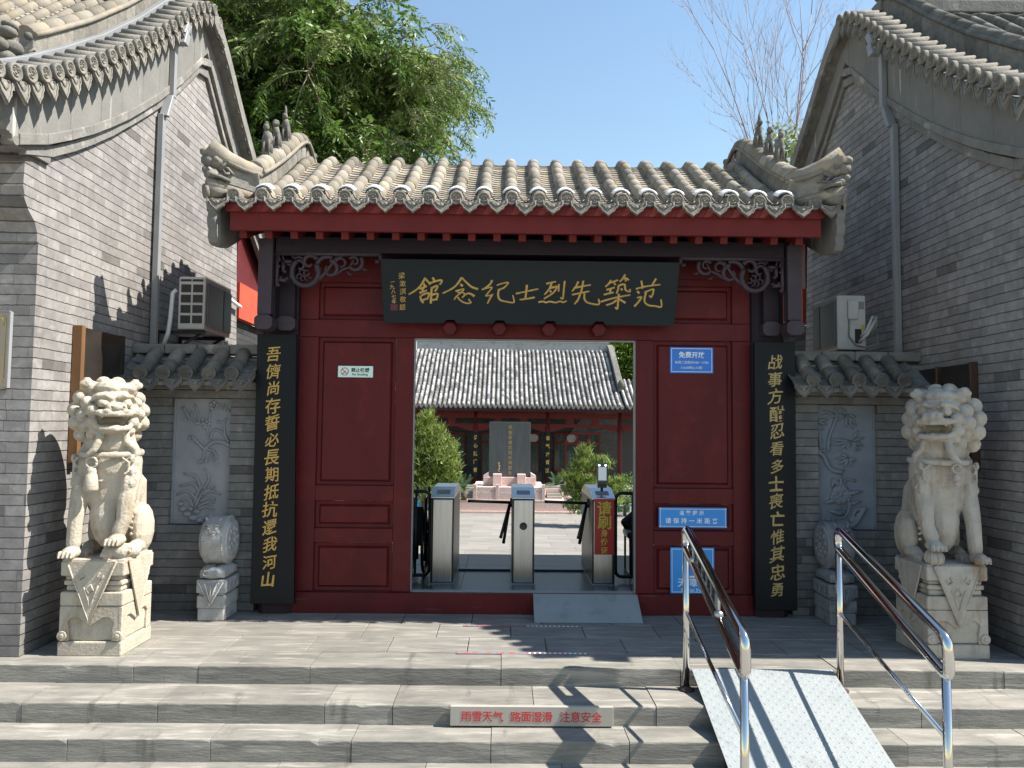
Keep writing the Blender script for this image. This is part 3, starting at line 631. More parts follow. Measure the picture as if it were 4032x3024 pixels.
st8((1748, 450), (1720, 510), (1660, 560), (1598, 600), w=(34, 24)); st8((1600, 595), (1670, 570), (1745, 560), (1715, 610), (1650, 690), w=(28, 22)); st8((1650, 690), (1710, 680), (1768, 662), w=(24, 20)); st8((1745, 675), (1710, 740), (1680, 805), w=(36, 20)); st8((1815, 530), (1880, 505), (1980, 485), (1955, 530), (1910, 570), (1830, 600), w=(24, 28)); st8((1848, 590), (1835, 670), (1860, 740), (1940, 768), (2062, 785), (2065, 735), (2048, 670), w=(34, 22))
st5((1197, 185), (1193, 235), (1186, 285), w=(16, 14)); st5((1125, 245), (1190, 230), (1272, 212), w=(13, 12)); st5((1150, 285), (1200, 278), (1250, 268), w=(12, 14))
st5((1322, 178), (1352, 170), (1385, 163)); st5((1358, 172), (1342, 212), (1312, 250)); st5((1343, 208), (1370, 200), (1392, 198), (1368, 238), (1308, 278)); st5((1345, 222), (1357, 234), w=(14, 16)); st5((1404, 178), (1403, 230), w=(14, 12)); st5((1442, 158), (1437, 215), (1432, 276), (1416, 266), w=(14, 12))
st5((1272, 300), (1305, 296), (1322, 302), (1350, 296), (1385, 302), (1415, 294), (1435, 300), (1458, 290), w=(14, 12))
st5((1530, 160), (1515, 195), (1490, 228)); st5((1502, 206), (1550, 194), (1612, 183)); st5((1562, 155), (1556, 200), (1548, 240), w=(15, 13)); st5((1490, 250), (1545, 238), (1605, 225), w=(13, 12)); st5((1545, 245), (1530, 285), (1508, 312)); st5((1572, 240), (1574, 280), (1600, 303), (1668, 313), (1664, 275), w=(14, 12))
st5((1742, 150), (1730, 172), (1706, 196)); st5((1725, 172), (1755, 162), (1788, 150)); st5((1762, 166), (1772, 184), w=(13, 14)); st5((1832, 112), (1820, 138), (1798, 162)); st5((1812, 138), (1835, 136), (1858, 150)); st5((1832, 140), (1840, 160), w=(12, 13))
st5((1714, 216), (1740, 208), (1768, 198)); st5((1742, 208), (1738, 236)); st5((1698, 248), (1728, 240), (1762, 232)); st5((1792, 186), (1790, 212), (1780, 240)); st5((1790, 188), (1830, 178), (1838, 215), (1868, 226), (1866, 208)); st5((1808, 205), (1818, 218), w=(14, 14)); st5((1678, 296), (1770, 268), (1872, 248), w=(14, 12)); st5((1796, 240), (1794, 290), (1790, 342), (1775, 330), w=(16, 12)); st5((1786, 282), (1755, 304), (1715, 318)); st5((1800, 276), (1822, 290), (1842, 302), w=(12, 17))
st5((1905, 208), (1975, 190), (2064, 178), w=(13, 12)); st5((1938, 152), (1945, 180), (1950, 206)); st5((2034, 138), (2020, 165), (2004, 190)); st5((1914, 222), (1930, 238), w=(14, 16)); st5((1900, 325), (1922, 300), (1945, 262), (1915, 268), w=(16, 12)); st5((1960, 232), (2000, 215), (2022, 212), (2010, 262), (1995, 250), w=(12, 13)); st5((1975, 225), (1965, 285), (1990, 315), (2040, 322), (2078, 326), (2072, 276), w=(14, 12))
g.build('large_characters', GOLD, nb)
g = MB(); xx, zz = Z5(388, 130)
vertical(g, '梁漱溟敬题', .055, TM @ T(xx, 0, zz), .0655, bold=.0, ext=.002, warp=.02, shear=.05)
xx, zz = Z5(330, 172); vertical(g, '一九八七年', .040, TM @ T(xx, 0, zz), .0405, bold=.004, ext=.002, warp=.02)
g.build('small_inscription', GOLD, nb)
b = MB(); xx, zz = Z5(333, 341); b.box(xx-.03, xx+.03, -.003, .0, zz-.026, zz+.026, TM); b.build('seal', mat('seal_red', (.09, .012, .018), None, rough=.5), nb)

# couplet boards
def couplet(label, corners, txt, gm, xoff):
    (x0t, x1t, x0b, x1b), zt, zb = corners
    t = thing('couplet_board', label, 'sign', ((x0b+x1b)/2, 6.45, zb), 'couplet boards on the gate columns')
    lean = Matrix.Identity(4)
    b = MB(); b.prism([(x0t, zt), (x1t, zt), (x1b, zb), (x0b, zb)], 'xz', 6.455, 6.503); b.build('board', BLACK, t, bevel=.004)
    g = MB(); n = len(txt)
    za, ze = zt-.17, zb+.20 if xoff < 0 else zb+.17
    vertical(g, txt, .132, T((x0t+x1t)/2+xoff, 6.4555, za), (za-ze)/(n-1), bold=.010, ext=.004, warp=.022, shear=.06, sx=.95)
    g.build('characters', gm, t)
couplet('black column board with gilt running-script couplet beside the left carved wall panel', ((-2.08, -1.755, -2.075, -1.715), 2.33, .09), '吾儕尚存誓必長期抵抗還我河山', GOLD, -.015)
couplet('black column board with gilt running-script couplet just right of the blue signs', ((2.115, 2.46, 2.105, 2.455), 2.31, .07), '战事方酣忍看多士喪亡惟其忠勇', GOLD2, .005)

# signs on the doors
def sign(name, label, x0, x1, z0, z1, m, y=6.578, border=None, cat='sign'):
    t = thing(name, label, cat, ((x0+x1)/2, y, z0)); b = MB(); b.box(x0, x1, y-.008, y, z0, z1); b.build('sheet', m, t, bevel=.003, bs=1)
    if border:
        i, wd, bm_ = border; b = MB(); yy0, yy1 = y-.0105, y-.0082
        b.box(x0+i, x1-i, yy0, yy1, z1-i-wd, z1-i); b.box(x0+i, x1-i, yy0, yy1, z0+i, z0+i+wd); b.box(x0+i, x0+i+wd, yy0, yy1, z0+i+wd, z1-i-wd); b.box(x1-i-wd, x1-i, yy0, yy1, z0+i+wd, z1-i-wd); b.build('border', bm_, t)
    return t, y-.0085
def line(t, y, m, body, x, z, size, **k):
    g = MB(); put(g, body, size, T(x, y, z), ext=.0012, **k); return g.build('lettering', m, t)
t, y = sign('no_smoking_sign', 'small pale green no smoking sign on the left door panel', -1.425, -1.125, 1.98, 2.078, MINT, 6.592)
line(t, y, INK, '禁止吸烟', -1.235, 2.042, .039, bold=.02); line(t, y, INK, 'No Smoking', -1.235, 2.003, .027, bold=.008)
b = MB(); b.tube([(-1.367+.031*math.cos(R(a)), y, 2.029+.031*math.sin(R(a))) for a in range(0, 361, 15)], .003, 5); b.box(-.031, .031, -.002, 0, -.003, .003, T(-1.367, y, 2.029) @ Matrix.Rotation(R(42), 4, 'Y')); b.build('prohibition_ring', REDL, t)
b = MB(); b.box(-.02, .014, -.0012, -.0003, -.003, .003, T(-1.369, y, 2.022) @ Matrix.Rotation(R(-40), 4, 'Y')); b.build('cigarette', INK, t)
t, y = sign('opening_hours_sign', 'blue opening hours sign high on the right door panel', 1.425, 1.80, 2.045, 2.272, BLUE, 6.592, (.012, .004, WTXT))
line(t, y, WTXT, '免费开放', 1.6125, 2.205, .056, bold=.02); line(t, y, WTXT, '每周二至周日9:00－17:00', 1.6125, 2.140, .0265); line(t, y, WTXT, '（16:30停止入场）', 1.6125, 2.094, .0265)
t, y = sign('distance_notice', 'wide blue notice about keeping one metre apart on the right door', 1.325, 1.905, .728, .90, BLUE2, 6.578, (.012, .003, WTXT))
b = MB()
for sx in (1.337, 1.893):
    for sz in (.74, .888): b.cyl((sx, y-.004, sz), (sx, y, sz), .007, 10)
b.build('screw', STEEL_B, t)
for i, ch in enumerate('温馨提示'): line(t, y, WTXT, ch, 1.52+i*.056, .855, .042, bold=.01)
for i, ch in enumerate('请保持一米距离'): line(t, y, WTXT, ch, 1.405+i*.0665, .789, .05, bold=.012)
t, y = sign('barrier_free_sign', 'square blue wheelchair access sign low on the right door', 1.425, 1.80, .175, .562, BLUE2, 6.592, (.012, .004, WTXT))
line(t, y, WTXT, '无障碍', 1.6125, .268, .078, bold=.008, sx=1.1); line(t, y, WTXT, 'Barrier free', 1.6125, .208, .04)
b = MB(); C0 = T(1.615, y, .42)
b.ell((0, -.001, .088), (.02, .002, .02), 14, C0); b.tube([C0 @ Vector(p) for p in ((0, -.001, .06), (.004, -.001, -.01), (.06, -.001, -.012), (.085, -.001, -.085), (.108, -.001, -.078))], .010, 6, flat=.25)
b.tube([C0 @ Vector((.075*math.cos(R(a))-.008, -.001, .075*math.sin(R(a))-.03)) for a in range(100, 336, 14)], .009, 6, flat=.25); b.tube([C0 @ Vector(p) for p in ((.002, -.001, .03), (.052, -.001, .03))], .008, 6, flat=.25)
b.build('wheelchair_symbol', WTXT, t)

# ================================================================== SIDE BUILDINGS
RAKE = [(4.50, 3.595), (4.72, 3.665), (4.9, 3.745), (5.05, 3.825), (5.33, 3.995), (5.65, 4.21), (6.2, 4.60), (6.8, 5.08), (7.3, 5.52), (7.55, 5.70), (7.75, 5.78), (7.95, 5.70), (8.2, 5.52), (8.7, 5.08), (9.3, 4.60), (9.85, 4.21), (10.2, 3.99), (10.7, 3.73), (11.0, 3.6)]
def rz(y, prof=RAKE):
    for a, c in zip(prof, prof[1:]):
        if a[0] <= y <= c[0]: return a[1]+(c[1]-a[1])*(y-a[0])/(c[0]-a[0])
    return prof[-1][1]
MLOW = [(5.02, 3.33), (5.25, 3.39), (5.37, 3.44), (5.72, 3.63), (6.1, 3.87), (6.74, 4.32), (7.3, 4.76), (7.9, 5.31), (8.5, 4.76), (9.06, 4.32), (9.7, 3.87), (10.08, 3.63), (10.43, 3.44)]
M1LOW = [(4.9, 3.35), (5.1, 3.42), (5.31, 3.51), (5.79, 3.77), (6.21, 4.03), (6.74, 4.41), (7.3, 4.86), (7.9, 5.41), (8.5, 4.86), (9.06, 4.41), (9.59, 4.03), (10.01, 3.77), (10.5, 3.51)]
def side_building(label, wx, sg, disc_tilt):
    P = RAKE if sg > 0 else [(4.98, 3.785)]+[p for p in RAKE if p[0] > 5]; ys = 0 if sg > 0 else .40
    X = lambda d: wx-sg*d                                  # d > 0 into the building
    def xs(d0, d1): return sorted((X(d0), X(d1)))
    t = thing('side_building', label, 'building', (X(2.5), 7.95, 0))
    b = MB(); lowy = [(y, z+.06) for y, z in MLOW if y <= 9.36]
    poly = [(5.25, -.05), (9.38, -.05)]+[p for p in lowy[::-1]]+[(5.10, 3.36), (5.065, 3.30), (5.06, 3.13), (5.075, 3.09), (5.075, 3.06), (5.13, 2.985), (5.2, 2.93), (5.235, 2.86), (5.235, 2.80), (5.25, 2.8)]
    b.prism(poly, 'yz', *xs(0, .42)); b.build('gable_wall', BRICK, t)
    b = MB(); b.box(*xs(.42, 7), 5.6, 9.36, -1.1, 3.6); b.build('rear_wall', BRICK, t)
    # plaster band below the verge, scalloped at the eave end
    tip = [(4.56, 3.60), (4.585, 3.565), (4.65, 3.555), (4.655, 3.51), (4.695, 3.475), (4.75, 3.47), (4.755, 3.43), (4.79, 3.40), (4.84, 3.39), (4.85, 3.36), (4.9, 3.35), (4.93, 3.435)]
    def mz(y): return rz(y, [(q[0], q[1]+.08) for q in M1LOW])
    b = MB()
    if sg < 0: tip = [(5.0, 3.77), (5.0, 3.42)]
    b.prism(tip+[(5.08, mz(5.08)), (5.08, rz(5.08)-.01)]+([(4.85, rz(4.85)-.01)] if sg > 0 else []), 'yz', *xs(-.055, .02)); y = 5.083
    while y < 10.4:
        y2 = min(y+rnd.uniform(.30, .42), 10.45); a = sorted(set([y, y2]+[q for q in (7.75, 7.9) if y < q < y2]+([(y+y2)/2] if not y < 7.9 < y2 else [])))
        b.prism([(q, rz(q)-.01) for q in a]+[(q, mz(q)-.03) for q in a[::-1]], 'yz', *xs(-.055-rnd.uniform(0, .003), .02)); y = y2+.003
    b.build('verge_band', FRIEZE, t, bevel=.004, bs=1)
    def band(P, z0, z1, d, name):
        m = MB(); a = resample([(y, z+z1) for y, z in P], .31); c = resample([(y, z+z0) for y, z in P], .31)
        for i in range(len(a)-1): m.prism([(a[i][0]+.001, a[i][1]), (a[i+1][0]-.001, a[i+1][1]), (c[i+1][0]-.001, c[i+1][1]), (c[i][0]+.001, c[i][1])], 'yz', *xs(-d-rnd.uniform(0, .003), .02))
        m.build(name, MOULD, t, bevel=.004, bs=1)
    band(M1LOW, 0, .078, .07, 'moulding'); band(MLOW, .0, .085, .035, 'moulding')
    # corbelled bricks at the front of the gable (seen from the front)
    b = MB()
    for (y, z, r) in ((4.59, 3.585, .03), (4.655, 3.515, .042), (4.755, 3.44, .04), (4.845, 3.37, .03)):
        b.cyl((X(-.06), y+ys+.03, z), (X(.03), y+ys+.03, z), r, 12)
    b.box(*xs(-.03, .03), 4.9, 5.3, 3.36, 3.6); b.build('corbel', MOULD, t)
    b = MB(); b.box(*xs(.032, 7), 4.68+ys, 4.78+ys, 3.36, 3.6); b.build('eave_board', RED_E, t)
    # roof rows on both slopes, ridge, verge ridge
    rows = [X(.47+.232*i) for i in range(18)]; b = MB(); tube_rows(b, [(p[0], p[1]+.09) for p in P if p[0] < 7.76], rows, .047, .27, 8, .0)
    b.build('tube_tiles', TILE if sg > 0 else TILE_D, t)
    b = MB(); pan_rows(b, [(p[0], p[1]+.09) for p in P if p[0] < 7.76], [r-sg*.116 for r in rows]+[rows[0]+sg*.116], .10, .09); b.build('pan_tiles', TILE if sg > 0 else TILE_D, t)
    b = MB(); b.strip([(y, z-.01) for y, z in P], [(y, z-.07) for y, z in P], 'yz', *xs(-.10, 7)); bk = [(y, z) for y, z in P if y >= 7.75]; b.strip([(y, z+.10) for y, z in bk], [(y, z-.065) for y, z in bk], 'yz', *xs(-.18, -.1005)); b.build('roof_boarding', MOULD, t)
    b = MB()
    for y, z in resample(bk, .17)[1:-1]: b.prism([(y-.075, z+.09), (y+.075, z-.02), (y+.05, z-.09), (y-.02, z-.085), (y-.075, z+.02)], 'yz', *xs(-.165, -.145))
    b.build('rear_verge_tiles', TILE_D, t)  # darker tile colour stands in for shade on the undersides
    b = MB(); b.box(*xs(.20, 7), 7.63, 7.87, 5.89, 6.02); b.box(*xs(.27, 7), 7.67, 7.83, 6.02, 6.35); b.build('main_ridge', MOULD, t, bevel=.01)
    b = MB(); pp = resample([(5.46, rz(5.46))]+[p for p in P if 5.5 < p[0] <= 7.75], .21)
    for (p, q) in zip(pp, pp[1:]):
        b.prism([(p[0]+.0015, p[1]), (q[0]-.0015, q[1]), (q[0]-.0015, q[1]+.29), (p[0]+.0015, p[1]+.29)], 'yz', *xs(.23, .34))
    b.build('verge_ridge_base', TILE_E, t, bevel=.004, bs=1)
    b = MB(); tp = [(5.46, rz(5.46)+.29)]+[(y, z+.29) for y, z in P if 5.5 < y <= 7.75]; tube_rows(b, tp, [X(.285)], .066, .24, 9, 0, .002)
    for d in (.222, .348): b.tube([(X(d), y, z+.0) for y, z in resample(tp, .2)], .022, 6)
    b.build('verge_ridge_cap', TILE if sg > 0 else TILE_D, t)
    h = MB(); hy, hz = -.10, -.08
    for y, z, r in ((5.40, 4.27, (.08, .08, .06)), (5.35, 4.36, (.07, .06, .04)), (5.36, 4.18, (.065, .06, .05)), (5.31, 4.25, (.04, .04, .04)), (5.38, 4.42, (.05, .07, .025)), (5.38, 4.10, (.07, .07, .04))): h.ell((X(.285), y+hy, z+hz), r, 12)
    h.ell((X(.205), 5.36, 4.31), .03, 8); h.tube([(X(.21), 5.48, 4.2), (X(.20), 5.42, 4.25), (X(.20), 5.37, 4.2), (X(.20), 5.42, 4.16)], .014, 6)
    h.tube([(X(.285), 5.46, 4.12), (X(.285), 5.0, 3.85)], .05, 10)
    h.build('dragon_head', TILE_D, t)
    # verge tiles: tubes pointing outwards with round ends, drip tiles between
    pp = [p for p in resample(P, .164)][0:-1]; base_d = None
    tb = MB(); tb.tube([(-.26, 0, .03), (.0, 0, 0)], [.047, .052], 10)
    for i, (y, z) in enumerate(pp):
        if y > 7.9: break
        y += rnd.uniform(-.006, .006); rz_ = R(90 if sg > 0 else -90)
        if base_d is None:
            base_t = tb.build('verge_tile', TILE_E, t, local=True); base_t.location = Vector((X(-.17), y, z+.075))-WORLD(t); base_t.rotation_euler = (0, 0, 0 if sg > 0 else math.pi)
            base_d = end_disc('verge_tile_end', .056, TILE_E, t, (X(-.175), y, z+.075), rz_); base_q = drip('verge_drip', .165, .20, TILE_E, t, (X(-.15), y+.075, z+.08), rz_)
        else:
            pcopy(base_t, t, (X(-.17), y, z+.075)); pcopy(base_d, t, (X(-.175), y, z+.075), (0, 0, rz_+rnd.uniform(-.06, .06)))
            zz = rz(y+.075); pcopy(base_q, t, (X(-.15), y+.075, zz+.065), (rnd.uniform(-.06, .06), 0, rz_))
    # downpipe
    b = MB(); q = [(.0, 7.02, 5.2), (.0, 7.0, 4.62)]
    b.box(*xs(-.115, -.06), 7.01, 7.065, 4.60, 5.13)
    for (y0, z0), (y1, z1) in (((7.035, 4.60), (6.93, 4.40)),):
        b.prism([(y0-.028, z0+.02), (y0+.028, z0+.02), (y1+.028, z1-.02), (y1-.028, z1-.02)], 'yz', *xs(-.11, -.03))
    b.box(*xs(-.075, -.02), 6.902, 6.957, 2.2, 4.40)
    b.prism([(7.0, 5.12), (7.09, 5.12), (7.13, 5.24), (7.06, 5.27)], 'yz', *xs(-.20, -.05)); b.prism([(7.02, 5.23), (7.1, 5.23), (7.18, 5.36), (7.10, 5.37)], 'yz', *xs(-.19, -.02))
    b.build('downpipe', ALU, t, bevel=.005, bs=1)
    if sg > 0:
        b = MB(); gp = [(y, rz(y)) for y in (4.72, 5.0, 5.24, 5.65, 6.2, 6.8, 7.3, 7.6)]
        b.strip([(y, z+.17) for y, z in gp], [(y, z+.115) for y, z in gp], 'yz', *xs(.12, .18)); b.build('gutter', GUT, t, bevel=.004, bs=1)
    # rear veranda seen past the wall end
    b = MB(); b.box(*xs(.05, .12), 9.40, 10.95, 2.88, 3.32); b.build('veranda_sunlit_panel', RED_W, t)  # sunlit patch put into the colour as a brighter red panel
    b = MB(); b.box(*xs(.09, .12), 9.40, 10.95, 3.322, 4.6); b.build('veranda_shadow_board', RED, t)  # shadow above the sunlit patch, put into the colour as darker red
    b = MB(); b.cyl((X(.12), 10.8, -1), (X(.12), 10.8, 3.6), .11, 16); b.build('veranda_post', RED_W, t)
    b = MB(); b.box(*xs(.13, .2), 9.40, 10.95, -1.1, 2.88); b.build('veranda_shade_infill', BRICK_H, t)  # dark sheet added to black out the shaded gap below the panel
    return t
side_building('grey brick building in sunlight on the left with a long pale gutter along its gable', -3.21, 1, 0)
side_building('grey brick building with its gable wall in shade on the right', 3.63, -1, 0)

# plaques on the building walls
t = thing('wall_plaque', 'dark framed plaque on the sunlit brick wall behind the open-mouthed lion with a bell', 'plaque', (-3.2, 6.05, 1.28), 'plaques on the brick walls')
b = MB(); b.box(-3.205, -3.15, 5.76, 6.33, 1.27, 2.28); b.build('panel', PLAQ, t)
b = MB(); b.box(-3.206, -3.135, 5.71, 5.758, 1.27, 2.29); b.build('frame_side', WOOD, t, bevel=.003, bs=1)
b = MB(); b.box(-3.206, -3.14, 6.332, 6.37, 1.27, 2.285); b.build('frame_side', PLAQ, t)
for i, (y0, y1, l) in enumerate(((5.82, 6.22, 'dark plaque on the shaded wall directly behind the right lion, nearer the street'), (6.28, 6.64, 'dark plaque on the shaded wall between the right lion and the carved panel'))):
    t = thing('wall_plaque', l, 'plaque', (3.6, y0, 1.28), 'plaques on the brick walls')
    b = MB(); b.box(3.57, 3.626, y0+.04, y1, 1.28, 2.09); b.build('panel', PLAQ, t)
    b = MB(); b.box(3.565, 3.627, y0+.012, y0+.038, 1.27, 2.10); b.build('frame_side', WOOD_D, t, bevel=.003, bs=1)
t = thing('brass_plaque', 'brass toned plaque on the front of the left brick pier', 'plaque', (-3.5, 5.24, 1.8))
b = MB(); b.box(-3.75, -3.365, 5.225, 5.247, 1.80, 2.31); b.build('panel', BRASSP, t)
b = MB(); b.box(-3.362, -3.352, 5.215, 5.247, 1.795, 2.315); b.box(-3.75, -3.363, 5.217, 5.247, 2.312, 2.32); b.box(-3.75, -3.363, 5.217, 5.247, 1.788, 1.798); b.build('rim', ALU, t)
b = MB()
b.tube([(-3.60, 5.2235, 2.285), (-3.40, 5.2235, 2.285), (-3.385, 5.2235, 2.27), (-3.385, 5.2235, 1.86)], .0022, 5); b.tube([(-3.42, 5.2235, 2.275), (-3.395, 5.2235, 2.25), (-3.41, 5.2235, 2.24), (-3.40, 5.2235, 2.22)], .005, 5); b.tube([(-3.43, 5.2235, 1.82), (-3.41, 5.2235, 1.845), (-3.395, 5.2235, 1.84)], .005, 5)
b.build('gold_border', GOLD2, t)

# ================================================================== LOW WALLS WITH TILE CAPS AND CARVED PANELS
def low_wall(label, x0, x1, nx0, nx1, tx, brick, rel, tile, left):
    t = thing('boundary_wall', label, 'wall', ((x0+x1)/2, 6.8, 0))
    b = MB(); zb, zt = .715, 1.79
    b.box(x0, nx0, 6.59, 6.95, -.02, 1.86); b.box(nx1, x1, 6.59, 6.95, -.02, 1.86); b.box(nx0, nx1, 6.59, 6.95, -.02, zb); b.box(nx0, nx1, 6.59, 6.95, zt, 1.86); b.box(nx0, nx1, 6.70, 6.95, zb, zt)
    b.build('brick_body', brick, t)
    m = MB(); L = (x1-x0)/5
    for i in range(5): m.box(x0+L*i+.002, x0+L*(i+1)-.002, 6.515, 6.96, 1.862, 1.925)
    m.build('ledge', MOULD, t, bevel=.004, bs=1)
    P = [(6.33, 1.955), (6.45, 2.03), (6.55, 2.10), (6.64, 2.175)]
    m = MB(); m.strip([(y, z-.035) for y, z in P], [(y, z-.07) for y, z in P], 'yz', x0, x1); m.box(x0, x1, 6.60, 6.95, 1.927, 2.13); m.build('cap_core', MOULD, t)
    m = MB(); pan_rows(m, P, [(a+c)/2 for a, c in zip(tx, tx[1:])]+[tx[0]-.09, tx[-1]+.09], .08, .12, 7, .03); m.build('cap_pan_tiles', tile, t)
    m = MB(); tube_rows(m, P, tx, .058, .19, 8, .01); m.build('cap_tube_tiles', tile, t)
    m = MB(); n = 4; L = (x1-x0)/n
    for i in range(n): m.box(x0+L*i+.002, x0+L*(i+1)-.002, 6.62, 6.80, 2.17, 2.255)
    m.build('cap_ridge', MOULD, t, bevel=.012)
    d = end_disc('cap_tile_end', .06, tile, t, (tx[0], 6.325, 1.985)); q = drip('cap_drip', .15, .13, tile, t, ((tx[0]+tx[1])/2, 6.31, 1.955))
    for x in tx[1:]: pcopy(d, t, (x, 6.325, 1.985), (0, rnd.uniform(-.1, .1), rnd.uniform(-.05, .05)))
    for a, c in zip(tx[1:], tx[2:]): pcopy(q, t, ((a+c)/2, 6.31, 1.955), (rnd.uniform(-.05, .05), 0, 0))
    pcopy(q, t, (tx[-1]+.09, 6.31, 1.955)) if left else pcopy(q, t, (tx[0]-.09, 6.31, 1.955))
    m = MB(); m.box(nx0+.004, nx1-.004, 6.645, 6.70, zb+.004, zt-.004)
    yq = 6.634
    def U(u, v): return (nx0+(nx1-nx0)*u, yq, zt-(zt-zb)*v)
    def vine(pts, r, fl=.7):
        q = [Vector(U(*p)) for p in pts]; o = []
        for i in range(len(q)-1):
            p0, p1, p2, p3 = q[max(i-1, 0)], q[i], q[i+1], q[min(i+2, len(q)-1)]
            for s in (0, .33, .66): o.append(.5*((2*p1)+(p2-p0)*s+(2*p0-5*p1+4*p2-p3)*s*s+(3*p1-p0-3*p2+p3)*s**3))
        o.append(q[-1]); r *= 1.25; m.tube(o, [r*(1-.45*i/len(o)) for i in range(len(o))] if fl else r, 6)
    def leaf(u0, v0, u1, v1, r):
        a, c = Vector(U(u0, v0)), Vector(U(u1, v1)); m.tube([a, a.lerp(c, .35), a.lerp(c, .7), c], [r*.3, r, r*.75, r*.08], 6)
    def bloom(u, v, r, k=5):
        for i in range(k):
            p = Vector(U(u, v)); a = 2*math.pi*i/k+.3; m.ell(p+Vector((r*math.cos(a), 0, r*math.sin(a))), (r*.62, .014, r*.62), 8)
        m.ell(Vector(U(u, v)), (r*.45, .018, r*.45), 8)
    if left:
        vine([(.15, .07), (.25, .15), (.42, .20), (.55, .22), (.6, .3)], .010); vine([(.35, .05), (.42, .13), (.43, .2)], .008); vine([(.62, .1), (.6, .2)], .008)
        vine([(.98, .38), (.85, .35), (.68, .35), (.55, .40), (.48, .38), (.3, .3)], .015); vine([(.95, .35), (.85, .28), (.7, .25), (.62, .33)], .010); vine([(.9, .33), (.86, .2), (.9, .16)], .007)
        vine([(.52, .4), (.68, .42), (.74, .46), (.7, .5)], .010); vine([(.55, .4), (.52, .48), (.46, .51), (.6, .49), (.7, .44)], .008)
        bloom(.68, .06, .028); bloom(.84, .07, .02); bloom(.56, .21, .026); 
        for u, v in ((.2, .17), (.3, .12), (.4, .2), (.5, .17), (.28, .32), (.38, .34), (.77, .19), (.86, .19), (.46, .51), (.58, .5), (.76, .47), (.93, .1)): m.ell(U(u, v), (.014, .014, .016), 8)
        for a in (((.5, .72), (.4, .62), (.2, .60)), ((.48, .74), (.36, .68), (.14, .70)), ((.42, .8), (.28, .74), (.1, .77)), ((.55, .72), (.64, .64), (.56, .56)), ((.55, .74), (.7, .74), (.84, .76)), ((.5, .82), (.62, .79), (.76, .8)), ((.46, .86), (.6, .83), (.74, .83)), ((.46, .88), (.6, .86), (.74, .88)), ((.38, .86), (.3, .8), (.16, .81)), ((.4, .84), (.46, .74), (.56, .7)), ((.42, .86), (.52, .76), (.74, .7))): vine(a, .010)
        bloom(.58, .74, .018); bloom(.52, .77, .016)
        for u, v, a, c in ((.2, .88, .035, .022), (.28, .92, .04, .025), (.38, .95, .04, .026), (.5, .97, .035, .022), (.16, .84, .03, .018), (.62, .95, .026, .016), (.68, .93, .022, .014), (.44, .9, .03, .02), (.34, .88, .022, .02)): m.ell(U(u, v), (a, .02, c), 10)
    else:
        vine([(.08, .36), (.06, .26), (.04, .16)], .012, 0); vine([(.2, .38), (.22, .27), (.3, .16), (.36, .1)], .012, 0)
        for a in ((.36, .1, .1, .08), (.36, .1, .12, .04), (.38, .1, .3, .02), (.52, .08, .3, .13), (.52, .08, .4, .02), (.5, .08, .2, .10), (.55, .09, .62, .2), (.55, .09, .7, .17), (.53, .08, .5, .19), (.56, .08, .68, .1), (.02, .14, .2, .16), (.02, .15, .14, .21), (.02, .13, .22, .12),
                  (.6, .29, .24, .28), (.6, .29, .24, .33), (.6, .29, .36, .37), (.62, .28, .72, .2), (.62, .29, .82, .26), (.62, .3, .8, .33), (.6, .3, .68, .38), (.6, .3, .74, .37), (.58, .3, .5, .36), (.55, .43, .3, .43), (.55, .43, .36, .48), (.55, .43, .46, .5), (.56, .43, .6, .5), (.56, .43, .68, .45), (.54, .42, .4, .39)): leaf(*a, .014)
        vine([(.0, .38), (.12, .41), (.2, .49), (.3, .53), (.44, .54)], .016, 0); m.ell(U(.06, .37), (.04, .014, .012), 8); m.ell(U(.4, .53), (.04, .014, .012), 8); m.ell(U(.14, .37), (.03, .014, .01), 8)
        vine([(.26, .66), (.3, .6), (.42, .65), (.5, .6), (.66, .61)], .011); leaf(.4, .66, .24, .59, .02); leaf(.4, .66, .42, .57, .018); leaf(.44, .72, .78, .69, .022); leaf(.34, .76, .1, .79, .022); leaf(.46, .88, .16, .84, .024); leaf(.5, .8, .76, .77, .018)
        bloom(.40, .72, .035, 7); bloom(.40, .72, .055, 9); bloom(.3, .75, .03, 5); bloom(.5, .74, .03, 5); bloom(.44, .68, .025, 5); bloom(.42, .84, .022, 5)
        vine([(.56, .78), (.52, .86), (.42, .92)], .012); vine([(.8, .82), (.7, .9), (.6, .96), (.46, .97)], .022, 0); vine([(.82, .84), (.66, .84), (.58, .92)], .016)
        for u, v, a, c in ((.62, .92, .05, .035), (.54, .97, .05, .025), (.2, .92, .03, .014), (.28, .92, .03, .014), (.2, .95, .034, .014), (.3, .95, .034, .014), (.72, .88, .04, .025)): m.ell(U(u, v), (a, .022, c), 10)
    m.build('carved_panel', rel, t)
    m = MB()
    for a, c, e, f in ((nx0+.001, nx0+.018, zb, zt), (nx1-.018, nx1-.001, zb, zt)): m.box(a, c, 6.635, 6.644, e+.004, f-.004)
    m.build('panel_rim', rel, t)
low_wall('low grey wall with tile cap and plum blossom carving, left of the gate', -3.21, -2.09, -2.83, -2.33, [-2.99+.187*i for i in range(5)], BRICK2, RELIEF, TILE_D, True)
low_wall('low grey wall with tile cap and bamboo carving, right of the gate', 2.465, 3.63, 2.70, 3.215, [2.56+.19*i for i in range(5)], BRICK2, RELIEF2, TILE_D, False)

